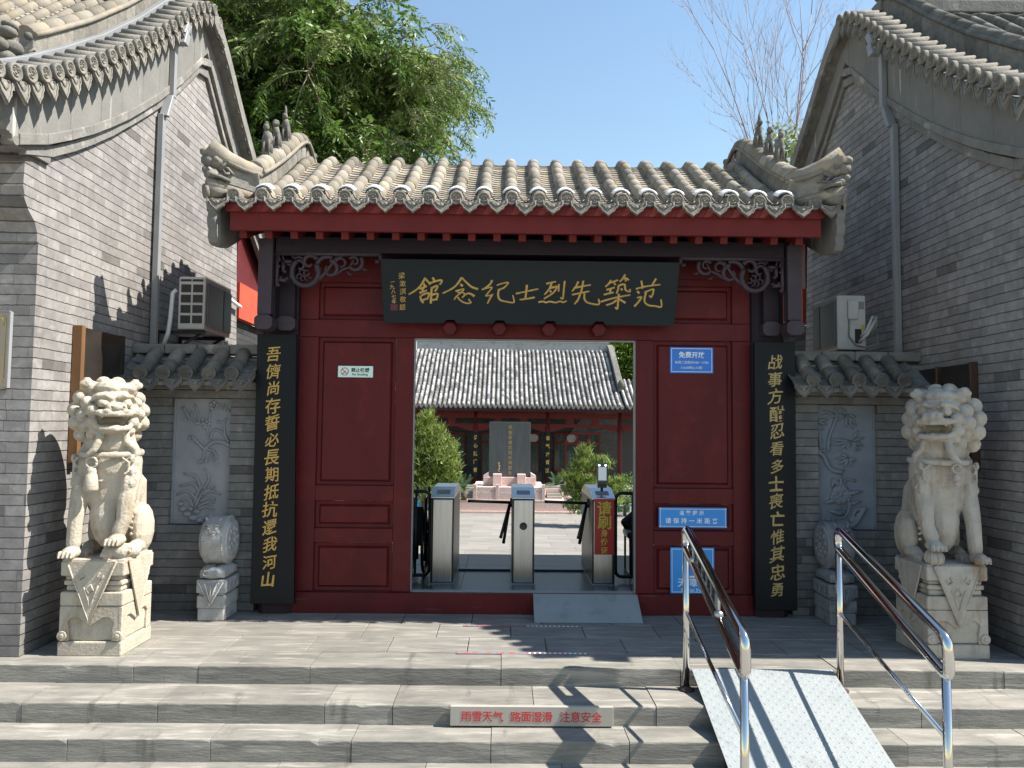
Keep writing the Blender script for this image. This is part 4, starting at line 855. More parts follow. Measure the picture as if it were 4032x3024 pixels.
# ================================================================== AIR CONDITIONERS
def aircon(label, x0, x1, y0, y1, z0, z1, fx, grille):
    t = thing('air_conditioner', label, 'air conditioner', ((x0+x1)/2, (y0+y1)/2, z0), 'outdoor units on the side walls')
    b = MB(); b.box(x0, x1, y0, y1, z0, z1); b.build('casing', CREAM, t, bevel=.012)
    b = MB(); d = .012*fx; xf = x1 if fx > 0 else x0
    b.box(*sorted((xf+d*.2, xf+d*1.6)), y0+.03, y0+(y1-y0)*.62, z0+.04, z1-.05); b.build('fan_cover', mat('dark_fan_cover', (.07, .08, .085), None, rough=.35), t, bevel=.006)
    b = MB(); b.box(*sorted((xf+d*.2, xf+d*1.2)), y0+(y1-y0)*.66, y1-.02, z0+.04, z1-.05); b.build('service_panel', BLK, t, bevel=.004)
    yb = y0-.002
    if grille:
        w = x1-x0; b = MB()
        for i in range(2):
            for j in range(4):
                a = x0+.02+i*(w-.03)/2; c = z0+.055+j*.095; b.box(a+.006, a+(w-.03)/2-.012, yb-.004, yb, c, c+.072)
            a = x0+.02+i*(w-.03)/2; b.box(a, a+(w-.03)/2-.012, yb-.004, yb, z1-.045, z1-.025)
        b.build('grille_opening', BLK, t)
        b = MB(); b.tube([(x0-.03, y0+.03, z1-.12), (x0-.06, y0+.02, z1-.15), (x0-.075, y0+.02, z0+.1), (x0-.09, y0+.02, z0-.03), (x0-.13, y0+.02, z0-.14)], .02, 8); b.build('insulated_pipe', WHITE, t)
        b = MB()
        for yy in (y0+.06, y1-.1): b.box(-3.205, x1-.02, yy, yy+.035, z0-.035, z0-.004); b.box(-3.205, -3.17, yy, yy+.035, z0-.3, z0-.035); b.tube([(-3.19, yy+.017, z0-.28), (x1-.06, yy+.017, z0-.03)], .013, 6)
        b.build('bracket', BLK, t)
    else:
        b = MB(); b.box(x0+.09, x0+.185, yb-.03, yb, z0+.28, z1-.05); b.build('valve_cover', CREAM, t, bevel=.008)
        b = MB(); b.box(x0+.20, x0+.25, yb-.003, yb, z1-.13, z1-.06); b.build('rating_label', ALU, t)
        b = MB(); b.box(x0+.22, x0+.25, yb-.003, yb, z0+.19, z0+.23); b.build('warning_label', YEL, t)
        b = MB()
        for k, (dx, dz) in enumerate(((0, 0), (.015, -.04))):
            b.tube([(x0+.19+dx, yb-.01, z0+.07+k*.05), (x0+.24, yb-.06, z0+.13-dz), (x0+.30, yb-.05, z0+.22-dz*2), (x0+.36, yb, z0+.30+dz), (x0+.38, yb+.05, z0+.26+dz), (x0+.36, yb+.1, z0+.16)], .016-.004*k, 8)
        b.build('insulated_pipe', CREAM, t)
        b = MB(); b.tube([(x0+.105, yb-.012, z0+.29), (x0+.10, yb-.015, z0+.12), (x0+.16, yb-.02, z0+.04), (x0+.26, yb-.02, z0+.02), (x0+.36, yb-.01, z0+.05), (x0+.38, yb+.02, z0+.16)], .008, 6); b.build('cable', ALU, t)
        b = MB(); b.prism([(x0+.16, z0+.06), (x0+.215, z0+.06), (x0+.215, z0+.19), (x0+.16, z0+.19)], 'xz', yb-.012, yb); b.build('valve_plate', BLK, t)
        b = MB()
        for yy in (y0+.06, y1-.1): b.box(x0+.02, 3.625, yy, yy+.035, z0-.035, z0-.004); b.box(3.59, 3.625, yy, yy+.035, z0-.26, z0-.035)
        b.build('bracket', BLK, t)
aircon('outdoor unit with eight square vents high on the sunlit left wall', -2.985, -2.74, 7.0, 7.66, 2.43, 2.915, 1, True)
aircon('outdoor unit with looped pipes on the shaded right wall', 3.06, 3.325, 7.0, 7.55, 2.31, 2.815, -1, False)
t = thing('conduit_pipe', 'thin white pipe bent beside the left air conditioner', 'pipe', (-3.16, 8.8, 2.2))
b = MB(); b.tube([(-3.15, 8.55, 2.1), (-3.15, 8.55, 2.98), (-3.15, 8.58, 3.02), (-3.15, 9.12, 2.97)], .022, 8); b.build('pipe', WHITE, t)

# ================================================================== STONE LIONS
def sculpt(mb, name, m, parent, loc, rot, voxel, smooth=2, cut=None):
    me = bpy.data.meshes.new(name); me.from_pydata(mb.v, [], mb.f)
    bm = bmesh.new(); bm.from_mesh(me); bmesh.ops.recalc_face_normals(bm, faces=bm.faces); bm.to_mesh(me); bm.free()
    o = bpy.data.objects.new(name, me); COL.objects.link(o)
    r = o.modifiers.new('r', 'REMESH'); r.mode = 'VOXEL'; r.voxel_size = voxel; r.use_smooth_shade = True
    if cut:
        c = cut.build('cutter', m); bo = o.modifiers.new('b', 'BOOLEAN'); bo.object = c; bo.operation = 'DIFFERENCE'; bo.solver = 'FAST'
    if smooth:
        q = o.modifiers.new('s', 'SMOOTH'); q.factor = .5; q.iterations = smooth
    new = bpy.data.meshes.new_from_object(o.evaluated_get(bpy.context.evaluated_depsgraph_get()))
    bpy.data.objects.remove(o); bpy.data.meshes.remove(me)
    if cut: bpy.data.objects.remove(c)
    new.name = name; new.polygons.foreach_set('use_smooth', [True]*len(new.polygons))
    new.materials.clear(); new.materials.append(m)
    o = bpy.data.objects.new(name, new); COL.objects.link(o); o.parent = parent; o.location = Vector(loc)-WORLD(parent); o.rotation_euler = (0, 0, rot)
    return o
def lion(label, loc, m, turn, mir, pups, hs=1.0):
    # local frame: x right, y away from the street, z up from the pedestal top (.63)
    t = thing('stone_lion', label, 'statue', loc, 'guardian lions beside the gate')
    b = MB(); s = mir
    cap = lambda pts, rs, n=12: [b.ell(p, r, n) for p, r in zip(pts, rs)] and b.tube(pts, rs, n)
    b.ell((0, .03, .66), (.205, .165, .22), 20); b.ell((0, .045, .50), (.18, .155, .28), 20); b.ell((0, .03, .30), (.125, .14, .24), 16); b.ell((0, .26, .2), (.17, .15, .2), 16); b.ell((0, .16, .42), (.15, .15, .3), 16)
    b.ell((0, .0, .80), (.17, .15, .12), 16)
    for sx in (-1, 1):
        b.ell((sx*.155, -.0, .62), (.062, .10, .19), 14); b.ell((sx*.165, -.055, .5), (.05, .065, .12), 12)
        raised = sx == s and pups; fx = sx*(.165 if not raised else .14); fz = .05 if not raised else .135
        cap([(sx*.162, -.02, .56), (sx*.162, -.075, .40), (sx*.165, -.10, .27), (fx, -.115, fz+.06)], [.066, .058, .05, .047])
        b.ell((fx, -.14, fz+.005), (.058, .07, .042), 12)
        for k in range(4): b.ell((fx+(k-1.5)*.028, -.196, fz-.004), (.0155, .028, .028), 8); b.ell((fx+(k-1.5)*.028, -.218, fz-.018), (.009, .012, .012), 6)
        b.ell((sx*.15, .21, .18), (.068, .13, .18), 14); b.ell((sx*.155, .12, .06), (.05, .12, .05), 10); b.ell((sx*.15, .02, .035), (.05, .07, .035), 10)
        for k in range(3): b.ell((sx*.15+(k-1)*.03, -.03, .03), (.015, .025, .022), 6)
        for k in range(9): b.ell((sx*.212, -.06-.004*k, .48-.038*k), .013, 6)          # curls down the foreleg
        for k, (dy, dz, r) in enumerate(((-.09, .69, .03), (-.06, .6, .034), (-.085, .52, .03), (-.03, .66, .03), (-.02, .56, .03))): b.ell((sx*.2, dy, dz), (.018, r, r*1.1), 8)
        for k in range(3): b.tube([(sx*(.15+.02*k), -.135+.02*k, .70-.05*k), (sx*(.19+.015*k), -.11+.025*k, .66-.06*k), (sx*(.185+.01*k), -.115+.02*k, .60-.06*k), (sx*.165, -.13+.02*k, .585-.055*k)], .010, 5)
    for k in range(6):                                       # belly plates
        z = .62-.075*k; w = .085-.006*k; y0 = -.12+.014*k
        b.tube([(-w, y0+.022, z+.022), (-w*.5, y0, z-.002), (0, y0-.008, z-.01), (w*.5, y0, z-.002), (w, y0+.022, z+.022)], .011, 6)
    b.tube([(0, .38, .1), (0, .43, .3), (.01, .42, .5), (0, .36, .6)], [.05, .07, .06, .02], 8)
    b.box(-.205, .205, -.165, .262, -.02, .012)
    # head, built facing -y then turned
    Hm = T(0, -.015, 1.02) @ Matrix.Rotation(turn, 4, 'Z') @ Matrix.Scale(hs, 4)
    E_ = lambda c, r, n=12: b.ell(c, r, n, Hm)
    def tu(pts, r, n=8): b.tube([Hm @ Vector(p) for p in pts], r, n)
    E_((0, .03, .0), (.165, .15, .17), 18); E_((0, .06, -.09), (.15, .13, .12), 14)
    E_((0, -.07, .075), (.125, .085, .06), 14)                                  # brow mass
    for sx in (-1, 1):
        E_((sx*.062, -.125, .082), (.045, .03, .022)); tu([(sx*.015, -.15, .075), (sx*.05, -.165, .095), (sx*.10, -.135, .09), (sx*.13, -.09, .06)], [.014, .018, .016, .01])
        E_((sx*.068, -.142, .046), (.034, .030, .030), 14); E_((sx*.068, -.168, .044), (.012, .010, .012), 8)
        E_((sx*.115, -.09, .0), (.045, .05, .045)); E_((sx*.118, -.08, -.075), (.042, .05, .04)); E_((sx*.10, -.085, -.13), (.038, .042, .03))
        E_((sx*.038, -.205, .022), (.024, .022, .02)); E_((sx*.05, -.2, -.004), (.03, .028, .018))
        E_((sx*.075, -.165, -.014), (.045, .05, .022))
        tu([(sx*.12, .01, .155), (sx*.15, .005, .185), (sx*.165, .0, .19)], [.035, .04, .026]); E_((sx*.14, -.008, .17), (.05, .02, .03))
    E_((0, -.175, .022), (.062, .055, .035), 14); E_((0, -.215, .02), (.032, .02, .022))
    tu([(-.11, -.12, -.012), (-.085, -.195, -.022), (0, -.222, -.024), (.085, -.195, -.022), (.11, -.12, -.012)], [.016, .018, .018, .018, .016])   # upper lip
    tu([(-.105, -.10, -.09), (-.08, -.165, -.112), (0, -.19, -.118), (.08, -.165, -.112), (.105, -.10, -.09)], [.018, .02, .022, .02, .018])      # lower lip
    E_((0, -.11, -.125), (.085, .075, .03)); E_((0, -.15, -.085), (.035, .045, .012))
    for k in range(7): E_(((k-3)*.024, -.2+abs(k-3)*.008, -.046), (.009, .007, .011), 6); E_(((k-3)*.022, -.172+abs(k-3)*.007, -.096), (.008, .006, .009), 6)
    E_((0, -.03, .15), (.11, .10, .05)); E_((0, -.085, .14), (.05, .05, .035)); E_((.0, -.05, .185), (.035, .03, .022)); E_((-.05, -.055, .17), (.03, .03, .025)); E_((.05, -.055, .17), (.03, .03, .025))
    E_((0, .09, -.02), (.205, .10, .215), 18)                                    # mane mass
    for ring, (ra, rr, yy, k0, k1, n) in enumerate(((.20, .052, .03, -62, 242, 14), (.160, .045, -.03, -50, 230, 12))):
        for k in range(n):
            a = R(k0+(k1-k0)*k/(n-1))
            if ring == 1 and 40 < math.degrees(a) < 140: continue
            c = Vector((ra*math.cos(a)*.98, yy+.02*math.sin(k*2.1), ra*1.02*math.sin(a)-.025))
            E_(c, (rr, rr*.72, rr), 12)
            if pups == 2:
                E_(c*1.0+Vector((.012*math.cos(a), .012, .012*math.sin(a))), (rr*1.12, rr*.45, rr*1.12), 12); continue
            E_(c+Vector((.010*math.cos(a), -.026, .010*math.sin(a))), (rr*.62, rr*.5, rr*.62), 10)
    for sx in (-1, 1): tu([(sx*.07, -.12, -.14), (sx*.085, -.14, -.2), (sx*.11, -.14, -.25), (sx*.145, -.13, -.28)] if sx == -s or not pups else [(sx*.07, -.12, -.14), (sx*.08, -.13, -.2), (sx*.12, -.14, -.24), (sx*.13, -.13, -.29)], [.026, .028, .024, .012])
    cut = MB(); cut.ell(Hm @ Vector((0, -.15, -.062)), (.096, .115, .036), 20, rot=Hm.to_3x3().normalized())
    for sx in (-1, 1):
        for zz, r in ((.018, .011),): cut.ell(Hm @ Vector((sx*.034, -.232, zz)), (r, .02, r), 10)
    body = sculpt(b, 'body', m, t, (loc[0], loc[1], .63), 0, .0058, 1, cut)
    c = MB(); c.tube([(.205*math.cos(R(a)), .02+.175*math.sin(R(a)), .725-.012*math.cos(R(a+90))) for a in range(0, 361, 12)], .021, 8, flat=.55); c.build('collar', m, t, local=True).location = Vector((0, 0, .63))
    c = MB()
    if pups == 1:
        q = Vector((-.035, -.17, .665)); c.tube([q+Vector((.036*math.cos(R(a)), -.004, .036*math.sin(R(a)))) for a in range(0, 361, 20)], .009, 6)
        c.lathe([(.012, .0), (.026, -.012), (.034, -.035), (.030, -.045), (.036, -.05), (.044, -.10), (.048, -.15), (.044, -.165), (.001, -.165)], q+Vector((0, -.0, -.028)), 'z', 16)
    else:
        q = Vector((.015, -.17, .675)); c.tube([q+Vector((.03*math.cos(R(a)), -.004, .03*math.sin(R(a)))) for a in range(0, 361, 20)], .007, 6); c.ell(q+Vector((0, -.0, -.06)), (.022, .02, .028), 10); c.ell(q+Vector((.0, 0, -.105)), (.022, .02, .02), 8)
    c.build('bell', m, t, local=True).location = Vector((0, 0, .63))
    c = MB(); x = s*.155
    if pups == 1:                                            # cub lying under the paw
        for p, r in (((x+.0, -.09, .06), (.085, .075, .055)), ((x-.07, -.13, .055), (.045, .045, .045)), ((x-.08, -.165, .045), (.03, .025, .022)), ((x+.05, -.04, .06), (.055, .06, .055)), ((x-.10, -.15, .0), (.02, .03, .014)), ((x-.02, -.15, .0), (.02, .03, .014)), ((x-.10, -.11, .09), (.018, .014, .02)), ((x-.04, -.11, .09), (.018, .014, .02)), ((x+.03, -.13, .05), (.045, .035, .04))): c.ell(p, r, 12)
        for k in range(14): c.ell((x-.03+.018*(k % 7), -.145+.02*(k//7), .065+.022*(k//7)), .013, 6)
        c.box(x-.11, x+.06, -.165, .0, -.02, .012); sculpt(c, 'lion_cub', m, t, (loc[0], loc[1], .63), 0, .007, 1)
    else:                                                    # embroidered ball under the paw
        x = s*.14; c.ell((x, -.14, .055), (.06, .062, .056), 16)
        for a in range(0, 180, 45): c.tube([(x+.063*math.cos(R(e))*math.cos(R(a)), -.14+.063*math.cos(R(e))*math.sin(R(a)), .055+.057*math.sin(R(e))) for e in range(0, 361, 20)], .006, 5)
        c.build('ball', m, t, local=True).location = Vector((0, 0, .63))
    # pedestal: plinth, recessed body with scroll apron, mouldings, cloth triangles
    b = MB(); w, d0, d1 = .215, -.175, .27
    b.box(-w, w, d0, d1, 0, .098); b.box(-w+.022, w-.022, d0+.022, d1-.02, .10, .33); b.box(-w+.004, w-.004, d0+.004, d1-.004, .332, .425); b.box(-w+.03, w-.03, d0+.03, d1-.03, .427, .465); b.box(-w+.018, w-.018, d0+.018, d1-.018, .467, .50); b.box(-w+.03, w-.03, d0+.03, d1-.03, .50, .53); b.box(-w+.002, w-.002, d0+.002, d1-.002, .532, .63)
    b.build('pedestal', m, t, local=True, bevel=.010)
    b = MB(); W = 2*w-.01
    ap = [(0, 1), (1, 1), (1, .0), (.84, .0), (.84, .3), (.87, .55), (.80, .68), (.70, .68), (.6, .56), (.5, .44), (.4, .56), (.3, .68), (.2, .68), (.13, .55), (.16, .3), (.16, .0), (0, 0)]
    b.prism([((u-.5)*W, .10+v*.23) for u, v in ap], 'xz', d0+.006, d0+.03)
    for sx in (-1, 1):
        b.cyl((sx*(w-.03), d0-.006, .135), (sx*(w-.03), d0+.02, .135), .034, 14); b.cyl((sx*(w-.03), d0-.012, .135), (sx*(w-.03), d0, .135), .016, 10)
        D = d1-d0-.01; b.prism([(d0+.005+u*D, .10+v*.23) for u, v in ap], 'yz', *sorted((sx*(w-.006), sx*(w-.03))))
    b.build('pedestal_apron', m, t, local=True, bevel=.006)
    b = MB(); b.prism([(-.165, .634), (.165, .634), (.0, .222)], 'xz', d0-.010, d0+.0)
    rim = [(-.165, .63), (0, .222), (.165, .63)]; b.tube([(x, d0-.010, z) for x, z in rim], .007, 6)
    for a in (((-.06, .56), (-.04, .53), (-.07, .51), (-.085, .54)), ((.06, .56), (.04, .53), (.07, .51), (.085, .54)), ((0, .48), (-.03, .45), (-.01, .42), (.02, .44), (.0, .48)), ((-.02, .38), (.0, .33), (.02, .38)), ((-.05, .47), (-.03, .42), (-.01, .36)), ((.05, .47), (.03, .42), (.01, .36))): b.tube([(x, d0-.011, z) for x, z in a], .006, 5)
    for sx in (-1, 1):
        xx = sx*(w+.008); b.prism([(d0+.05, .634), (d1-.05, .634), ((d0+d1)/2, .222)], 'yz', *sorted((xx, xx-sx*.010)))
        b.tube([(xx, d0+.05, .63), (xx, (d0+d1)/2, .222), (xx, d1-.05, .63)], .006, 6)
    b.build('pedestal_cloth', m, t, local=True, bevel=.003, bs=1)
    return t
lion('cream stone lion in sunlight with chest bell and a cub under one paw', (-2.765, 5.455, 0), LION, R(36), 1, 1, 1.08)
lion('weathered stone lion in shade with a round ball under its paw, beside the ramp', (3.15, 5.53, 0), LION2, R(-44), -1, 2, 1.08)

# ================================================================== DRUM STONES
def drum(label, cx, yc, m, right):
    t = thing('drum_stone', label, 'stone carving', (cx, yc, 0), 'drum stones at the foot of the low walls')
    f = -1 if right else 1
    b = MB(); b.box(-.105, .105, -.16, .16, 0, .10); b.box(-.112, .112, -.165, .165, .1, .2); b.box(-.10, .10, -.155, .155, .2, .22); b.box(-.118, .118, -.168, .165, .22, .325)
    b.build('base', m, t, local=True, bevel=.012)
    b = MB(); b.prism([(-.09, .315), (.09, .315), (0, .13)], 'xz', -.175, -.16); b.tube([(-.1, -.172, .31), (0, -.178, .12), (.1, -.172, .31)], .007, 6)
    for k in (-1, 0, 1): b.tube([(k*.05, -.178, .3), (k*.02, -.18, .22), (0, -.18, .16)], .008, 5)
    for k in (-1, 1):
        b.tube([(k*(.04+.024*math.cos(R(a))), -.176, .29+.018*math.sin(R(a))) for a in range(0, 300, 30)], .005, 5)
        for q in range(3): b.tube([(f*.116, -.1+.09*q+.03*math.cos(R(a)), .27+.03*math.sin(R(a))*k) for a in range(0, 260, 30)], .006, 5)
    b.build('base_carving', m, t, local=True)
    b = MB()
    for sx in (-.05, .05): b.ell((sx, -.0, .382), (.07, .175, .055), 16)
    b.ell((0, -.13, .375), (.10, .05, .05), 12); b.box(-.10, .10, -.15, .15, .335, .40); sculpt(b, 'cushion', m, t, (cx, yc, 0), 0, .009, 2)
    b = MB()
    for k in (-1, 1): b.tube([(k*.035+.026*math.cos(R(a)), -.178, .378+.02*math.sin(R(a))) for a in range(30, 330, 30)], .006, 5)
    b.build('cushion_scroll', m, t, local=True)
    zc, r = .622, .195; prof = []
    for k in range(13):
        u = -1+2*k/12; prof.append((r*(.90+.10*math.sqrt(max(0, 1-u*u*.9))) - (.02 if abs(u) > .99 else 0), u*.098))
    b = MB(); b.lathe([(.15, -.099)]+prof+[(.15, .099)], (0, 0, zc), 'x', 40)
    b.lathe([(.14, -.112), (.16, -.112), (.165, -.09)], (0, 0, zc), 'x', 36); b.lathe([(.165, .09), (.16, .112), (.14, .112)], (0, 0, zc), 'x', 36)
    b.build('drum', m, t, local=True)
    b = MB()
    for sx in (-.078, .078):
        for k in range(56): a = 2*math.pi*k/56; b.ell((sx, (r-.006)*math.cos(a), zc+(r-.006)*math.sin(a)), .0085, 6)
    b.build('studs', m, t, local=True)
    b = MB()                                               # flower on the round faces
    for sx in (-1, 1):
        for ring, n, rr in ((.095, 9, .03), (.05, 6, .026)):
            for k in range(n): a = 2*math.pi*k/n+ring*9; b.ell((sx*.112, ring*math.cos(a), zc+ring*math.sin(a)), (.012, rr, rr*.8), 8)
        b.ell((sx*.114, 0, zc), (.016, .026, .026), 10)
        for k in range(5): a = 2*math.pi*k/5; b.tube([(sx*.112, .06*math.cos(a), zc+.06*math.sin(a)), (sx*.116, .1*math.cos(a+.4), zc+.1*math.sin(a+.4)), (sx*.112, .125*math.cos(a+.2), zc+.125*math.sin(a+.2))], .008, 5)
    b.build('drum_flower', m, t, local=True)
    b = MB()                                               # beast mask on the rim, holding a ring
    fr = lambda a, o=0: (-(r+o)*math.cos(R(a)), zc+(r+o)*math.sin(R(a)))
    y, z = fr(28); b.ell((0, y+.01, z), (.062, .03, .06), 14)
    for sx in (-1, 1):
        b.ell((sx*.028, y-.012, z+.02), (.016, .014, .014), 8); b.tube([(sx*.01, y-.01, z+.035), (sx*.035, y-.01, z+.048), (sx*.06, y+.015, z+.035)], .009, 6); b.tube([(sx*.045, y+.02, z+.07), (sx*.06, y+.02, z+.10), (sx*.04, y+.05, z+.11)], [.012, .01, .004], 5); b.ell((sx*.045, y-.0, z-.01), (.022, .02, .025), 8)
    b.ell((0, y-.025, z-.005), (.022, .02, .016), 8); b.tube([(-.045, y+.0, z-.035), (0, y-.022, z-.03), (.045, y+.0, z-.035)], .009, 6)
    y2, z2 = fr(8); b.tube([(.05*math.cos(R(a)), y2+.012-.0, z2+.0+.05*math.sin(R(a))) for a in range(150, 391, 15)], .008, 6); b.ell((0, y2+.012, z2-.0), (.042, .014, .045), 12)
    y3, z3 = fr(-28); b.ell((0, y3+.012, z3), (.055, .015, .05), 12); b.tube([(-.06, y3+.012, z3+.07), (-.03, y3+.0, z3+.045), (0, y3-.004, z3+.055), (.03, y3, z3+.045), (.06, y3+.012, z3+.07)], .007, 5)
    b.build('beast_mask', m, t, local=True)
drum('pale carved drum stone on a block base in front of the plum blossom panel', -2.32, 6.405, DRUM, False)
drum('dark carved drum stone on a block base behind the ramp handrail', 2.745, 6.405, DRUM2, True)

# ================================================================== RAMP, HANDRAILS, THRESHOLD PLATE, SAFETY SIGN, FLOOR TAPES
def chequer(b, P, nu, nv, lu, lv, wu, wv, h):              # raised lozenges: P(u, v, h) -> point
    for i in range(nu):
        for j in range(nv):
            a = R(45 if (i+j) % 2 else -45); cu, cv = (i+.5)/nu, (j+.5)/nv
            q = [(1, 0), (0, .22), (-1, 0), (0, -.22)]; vs = []
            for s, hh in ((1, 0), (.6, h)):
                for x, y in q:
                    X, Y = x*s*lu, y*s*lu; vs.append(P(cu+(X*math.cos(a)-Y*math.sin(a))/wu, cv+(X*math.sin(a)+Y*math.cos(a))/wv, hh))
            b.add(vs, [(4, 5, 6, 7)]+[(k, (k+1) % 4, 4+(k+1) % 4, 4+k) for k in range(4)], True)
RY0, RY1, RZ0, RZ1 = 5.075, 3.30, .012, -.60
rt = thing('wheelchair_ramp', 'white chequered metal ramp laid over the stone steps between two steel handrails', 'ramp', (1.69, 4.2, -.6))
rl = math.hypot(RY0-RY1, RZ0-RZ1); rn = Vector((0, RZ0-RZ1, RY0-RY1)).normalized(); rn = Vector((0, -(RZ0-RZ1), (RY0-RY1))).normalized()
RP = lambda u, v, h: Vector((1.235+.915*u, RY0+(RY1-RY0)*v, RZ0+(RZ1-RZ0)*v))+rn*h
b = MB(); b.add([RP(u, v, h) for h in (0, -.006) for u, v in ((0, 0), (1, 0), (1, 1), (0, 1))], [(0, 1, 2, 3), (4, 5, 6, 7), (0, 1, 5, 4), (1, 2, 6, 5), (2, 3, 7, 6), (3, 0, 4, 7)])
chequer(b, RP, 26, 52, .0165, .0165, .915, rl, .0022); b.build('chequered_plate', PLATE, rt)
b = MB()
for x in (1.25, 1.70, 2.12):
    b.add([Vector((x+dx, y, z)) for dx in (0, .025) for y, z in ((5.04, -.014), (RY1+.1, RZ1+.005), (RY1+.18, RZ1-.0), (5.04, -.05))], [(0, 1, 2, 3), (4, 5, 6, 7), (0, 1, 5, 4), (1, 2, 6, 5), (2, 3, 7, 6), (3, 0, 4, 7)])
for y in (4.9, 4.4, 3.9):
    z = RZ0+(RZ1-RZ0)*(RY0-y)/(RY0-RY1); b.box(1.28, 2.12, y-.015, y+.015, z-.05, z-.022)
    for x in (1.262, 2.13): b.box(x-.012, x+.012, y-.012, y+.012, z-.16, z-.03)
b.build('support_frame', RUST, rt)
def handrail(label, x, board):
    t = thing('handrail', label, 'handrail', (x, 4.42, -.6), 'steel handrails of the ramp')
    f, n = (5.03, .925), (3.815, .545); fl, nl = (5.045, .80), (3.80, .355); pts = []
    def corner(p, c, q, r=.05, k=5):
        p, c, q = Vector(p), Vector(c), Vector(q); a = c+(p-c).normalized()*r; e = c+(q-c).normalized()*r
        return [a.lerp(c, s).lerp(c.lerp(e, s), s) for s in [i/k for i in range(k+1)]]
    L = [f, n, nl, fl]
    for i in range(4): pts += corner(L[i-1], L[i], L[(i+1) % 4], .055)
    pts.append(pts[0]); b = MB(); b.tube([(x, p.x, p.y) for p in pts], .0265, 14, cap=False); b.build('rail_loop', STEEL, t)
    for y, z0, z1 in ((5.03, -.112, .80), (3.83, -.62, .37)):
        b = MB(); b.cyl((x, y, z0), (x, y, z1), .0215 if y > 4 else .0215, 16); b.build('post', STEEL, t)
        b = MB(); b.lathe([(.052, z0), (.05, z0+.012), (.024, z0+.022), (.022, z0+.03)], (x, y, 0), 'z', 18); b.build('post_flange', RUST if y > 4 else STEEL_B, t)
    b = MB(); b.cyl((x, 5.03, .388), (x, 3.84, .06), .0125, 10); b.build('lower_rail', STEEL, t)
    if board:
        b = MB(); zt = lambda y: .925+(.545-.925)*(5.03-y)/(5.03-3.815); zl = lambda y: .80+(.355-.80)*(5.045-y)/(5.045-3.80)
        y0, y1 = 4.83, 4.27; b.prism([(y0, zl(y0)+.02), (y0, zt(y0)-.02), (y1, zt(y1)-.02), (y1, zl(y1)+.02)], 'yz', x-.004, x+.004); b.build('hung_sign', ALU, t)
        b = MB()
        for y in (4.83, 4.27): b.cyl((x, y, zl(y)), (x, y, zt(y)), .009, 8); b.ell((x, y, zl(y)+.025), (.028, .028, .022), 10)
        b.build('sign_weld', STEEL_B, t)
        g = MB(); sl = (zt(4.83)-zt(4.27))/.56
        for i, ch in enumerate('无障碍通道'):
            y = 4.76-i*.098; vs, fs = glyphs(ch, .085, .01, .0005)
            xs_ = [v.x for v in vs]; ys_ = [v.y for v in vs]; mx = (min(xs_)+max(xs_))/2; my = (min(ys_)+max(ys_))/2
            zm = (zt(y)+zl(y))/2
            g.add([(x-.0052, y-(v.x-mx), zm+(v.y-my)-(v.x-mx)*sl*1.15) for v in vs], fs)
        g.build('sign_lettering', INK, t)
handrail('polished steel ramp handrail nearer the doorway, with a small hung sign', 1.19, True)
handrail('polished steel handrail on the side of the ramp nearer the shaded lion', 2.185, False)

t = thing('threshold_plate', 'sloping chequered metal plate leading up over the red door sill', 'ramp', (.7, 6.4, 0))
TPp = lambda u, v, h: Vector((.262+.875*u, 6.265+.285*v, .006+.166*v))+Vector((0, -.5, .86))*h
b = MB(); b.add([TPp(u, v, h) for h in (0, -.006) for u, v in ((0, 0), (1, 0), (1, 1), (0, 1))], [(0, 1, 2, 3), (4, 5, 6, 7), (0, 1, 5, 4), (1, 2, 6, 5), (2, 3, 7, 6), (3, 0, 4, 7)])
chequer(b, TPp, 30, 12, .013, .013, .875, .33, .002); b.build('plate', PLATE, t)
b = MB(); b.prism([(6.28, 0), (6.54, 0), (6.54, .15)], 'yz', .275, .285); b.prism([(6.28, 0), (6.54, 0), (6.54, .15)], 'yz', 1.115, 1.125); b.build('side_web', RUST, t)

t = thing('safety_sign', 'beige plate with red warning characters fixed to the second step riser', 'sign', (.185, 4.73, -.225))
b = MB(); b.box(-.302, .675, 4.708, 4.738, -.222, -.108); b.build('sheet', SIGNB, t, bevel=.002, bs=1)
g = MB(); x = -.205
for ch in '雨雪天气 路面湿滑 注意安全':
    if ch == ' ': x += .042; continue
    put(g, ch, .066, T(x, 4.7075, -.166), bold=.006, ext=.001); x += .0632
g.build('lettering', REDL, t)
for lab, x0, x1, y in (('worn red and grey tape on the paving close to the step edge', -.31, .70, 5.425), ('worn tape on the paving between the step edge and the door sill', -.30, .66, 6.16)):
    t = thing('floor_tape', lab, 'tape', ((x0+x1)/2, y, 0)); b = MB(); b.box(x0, x1, y-.022, y+.022, .0022, .0034); b.build('strip', TAPE_R, t)
    b = MB()
    for i in range(12): b.box(x0+.5+i*.035, x0+.515+i*.035, y-.014, y+.01, .0036, .0042)
    b.build('markings', WTXT, t)

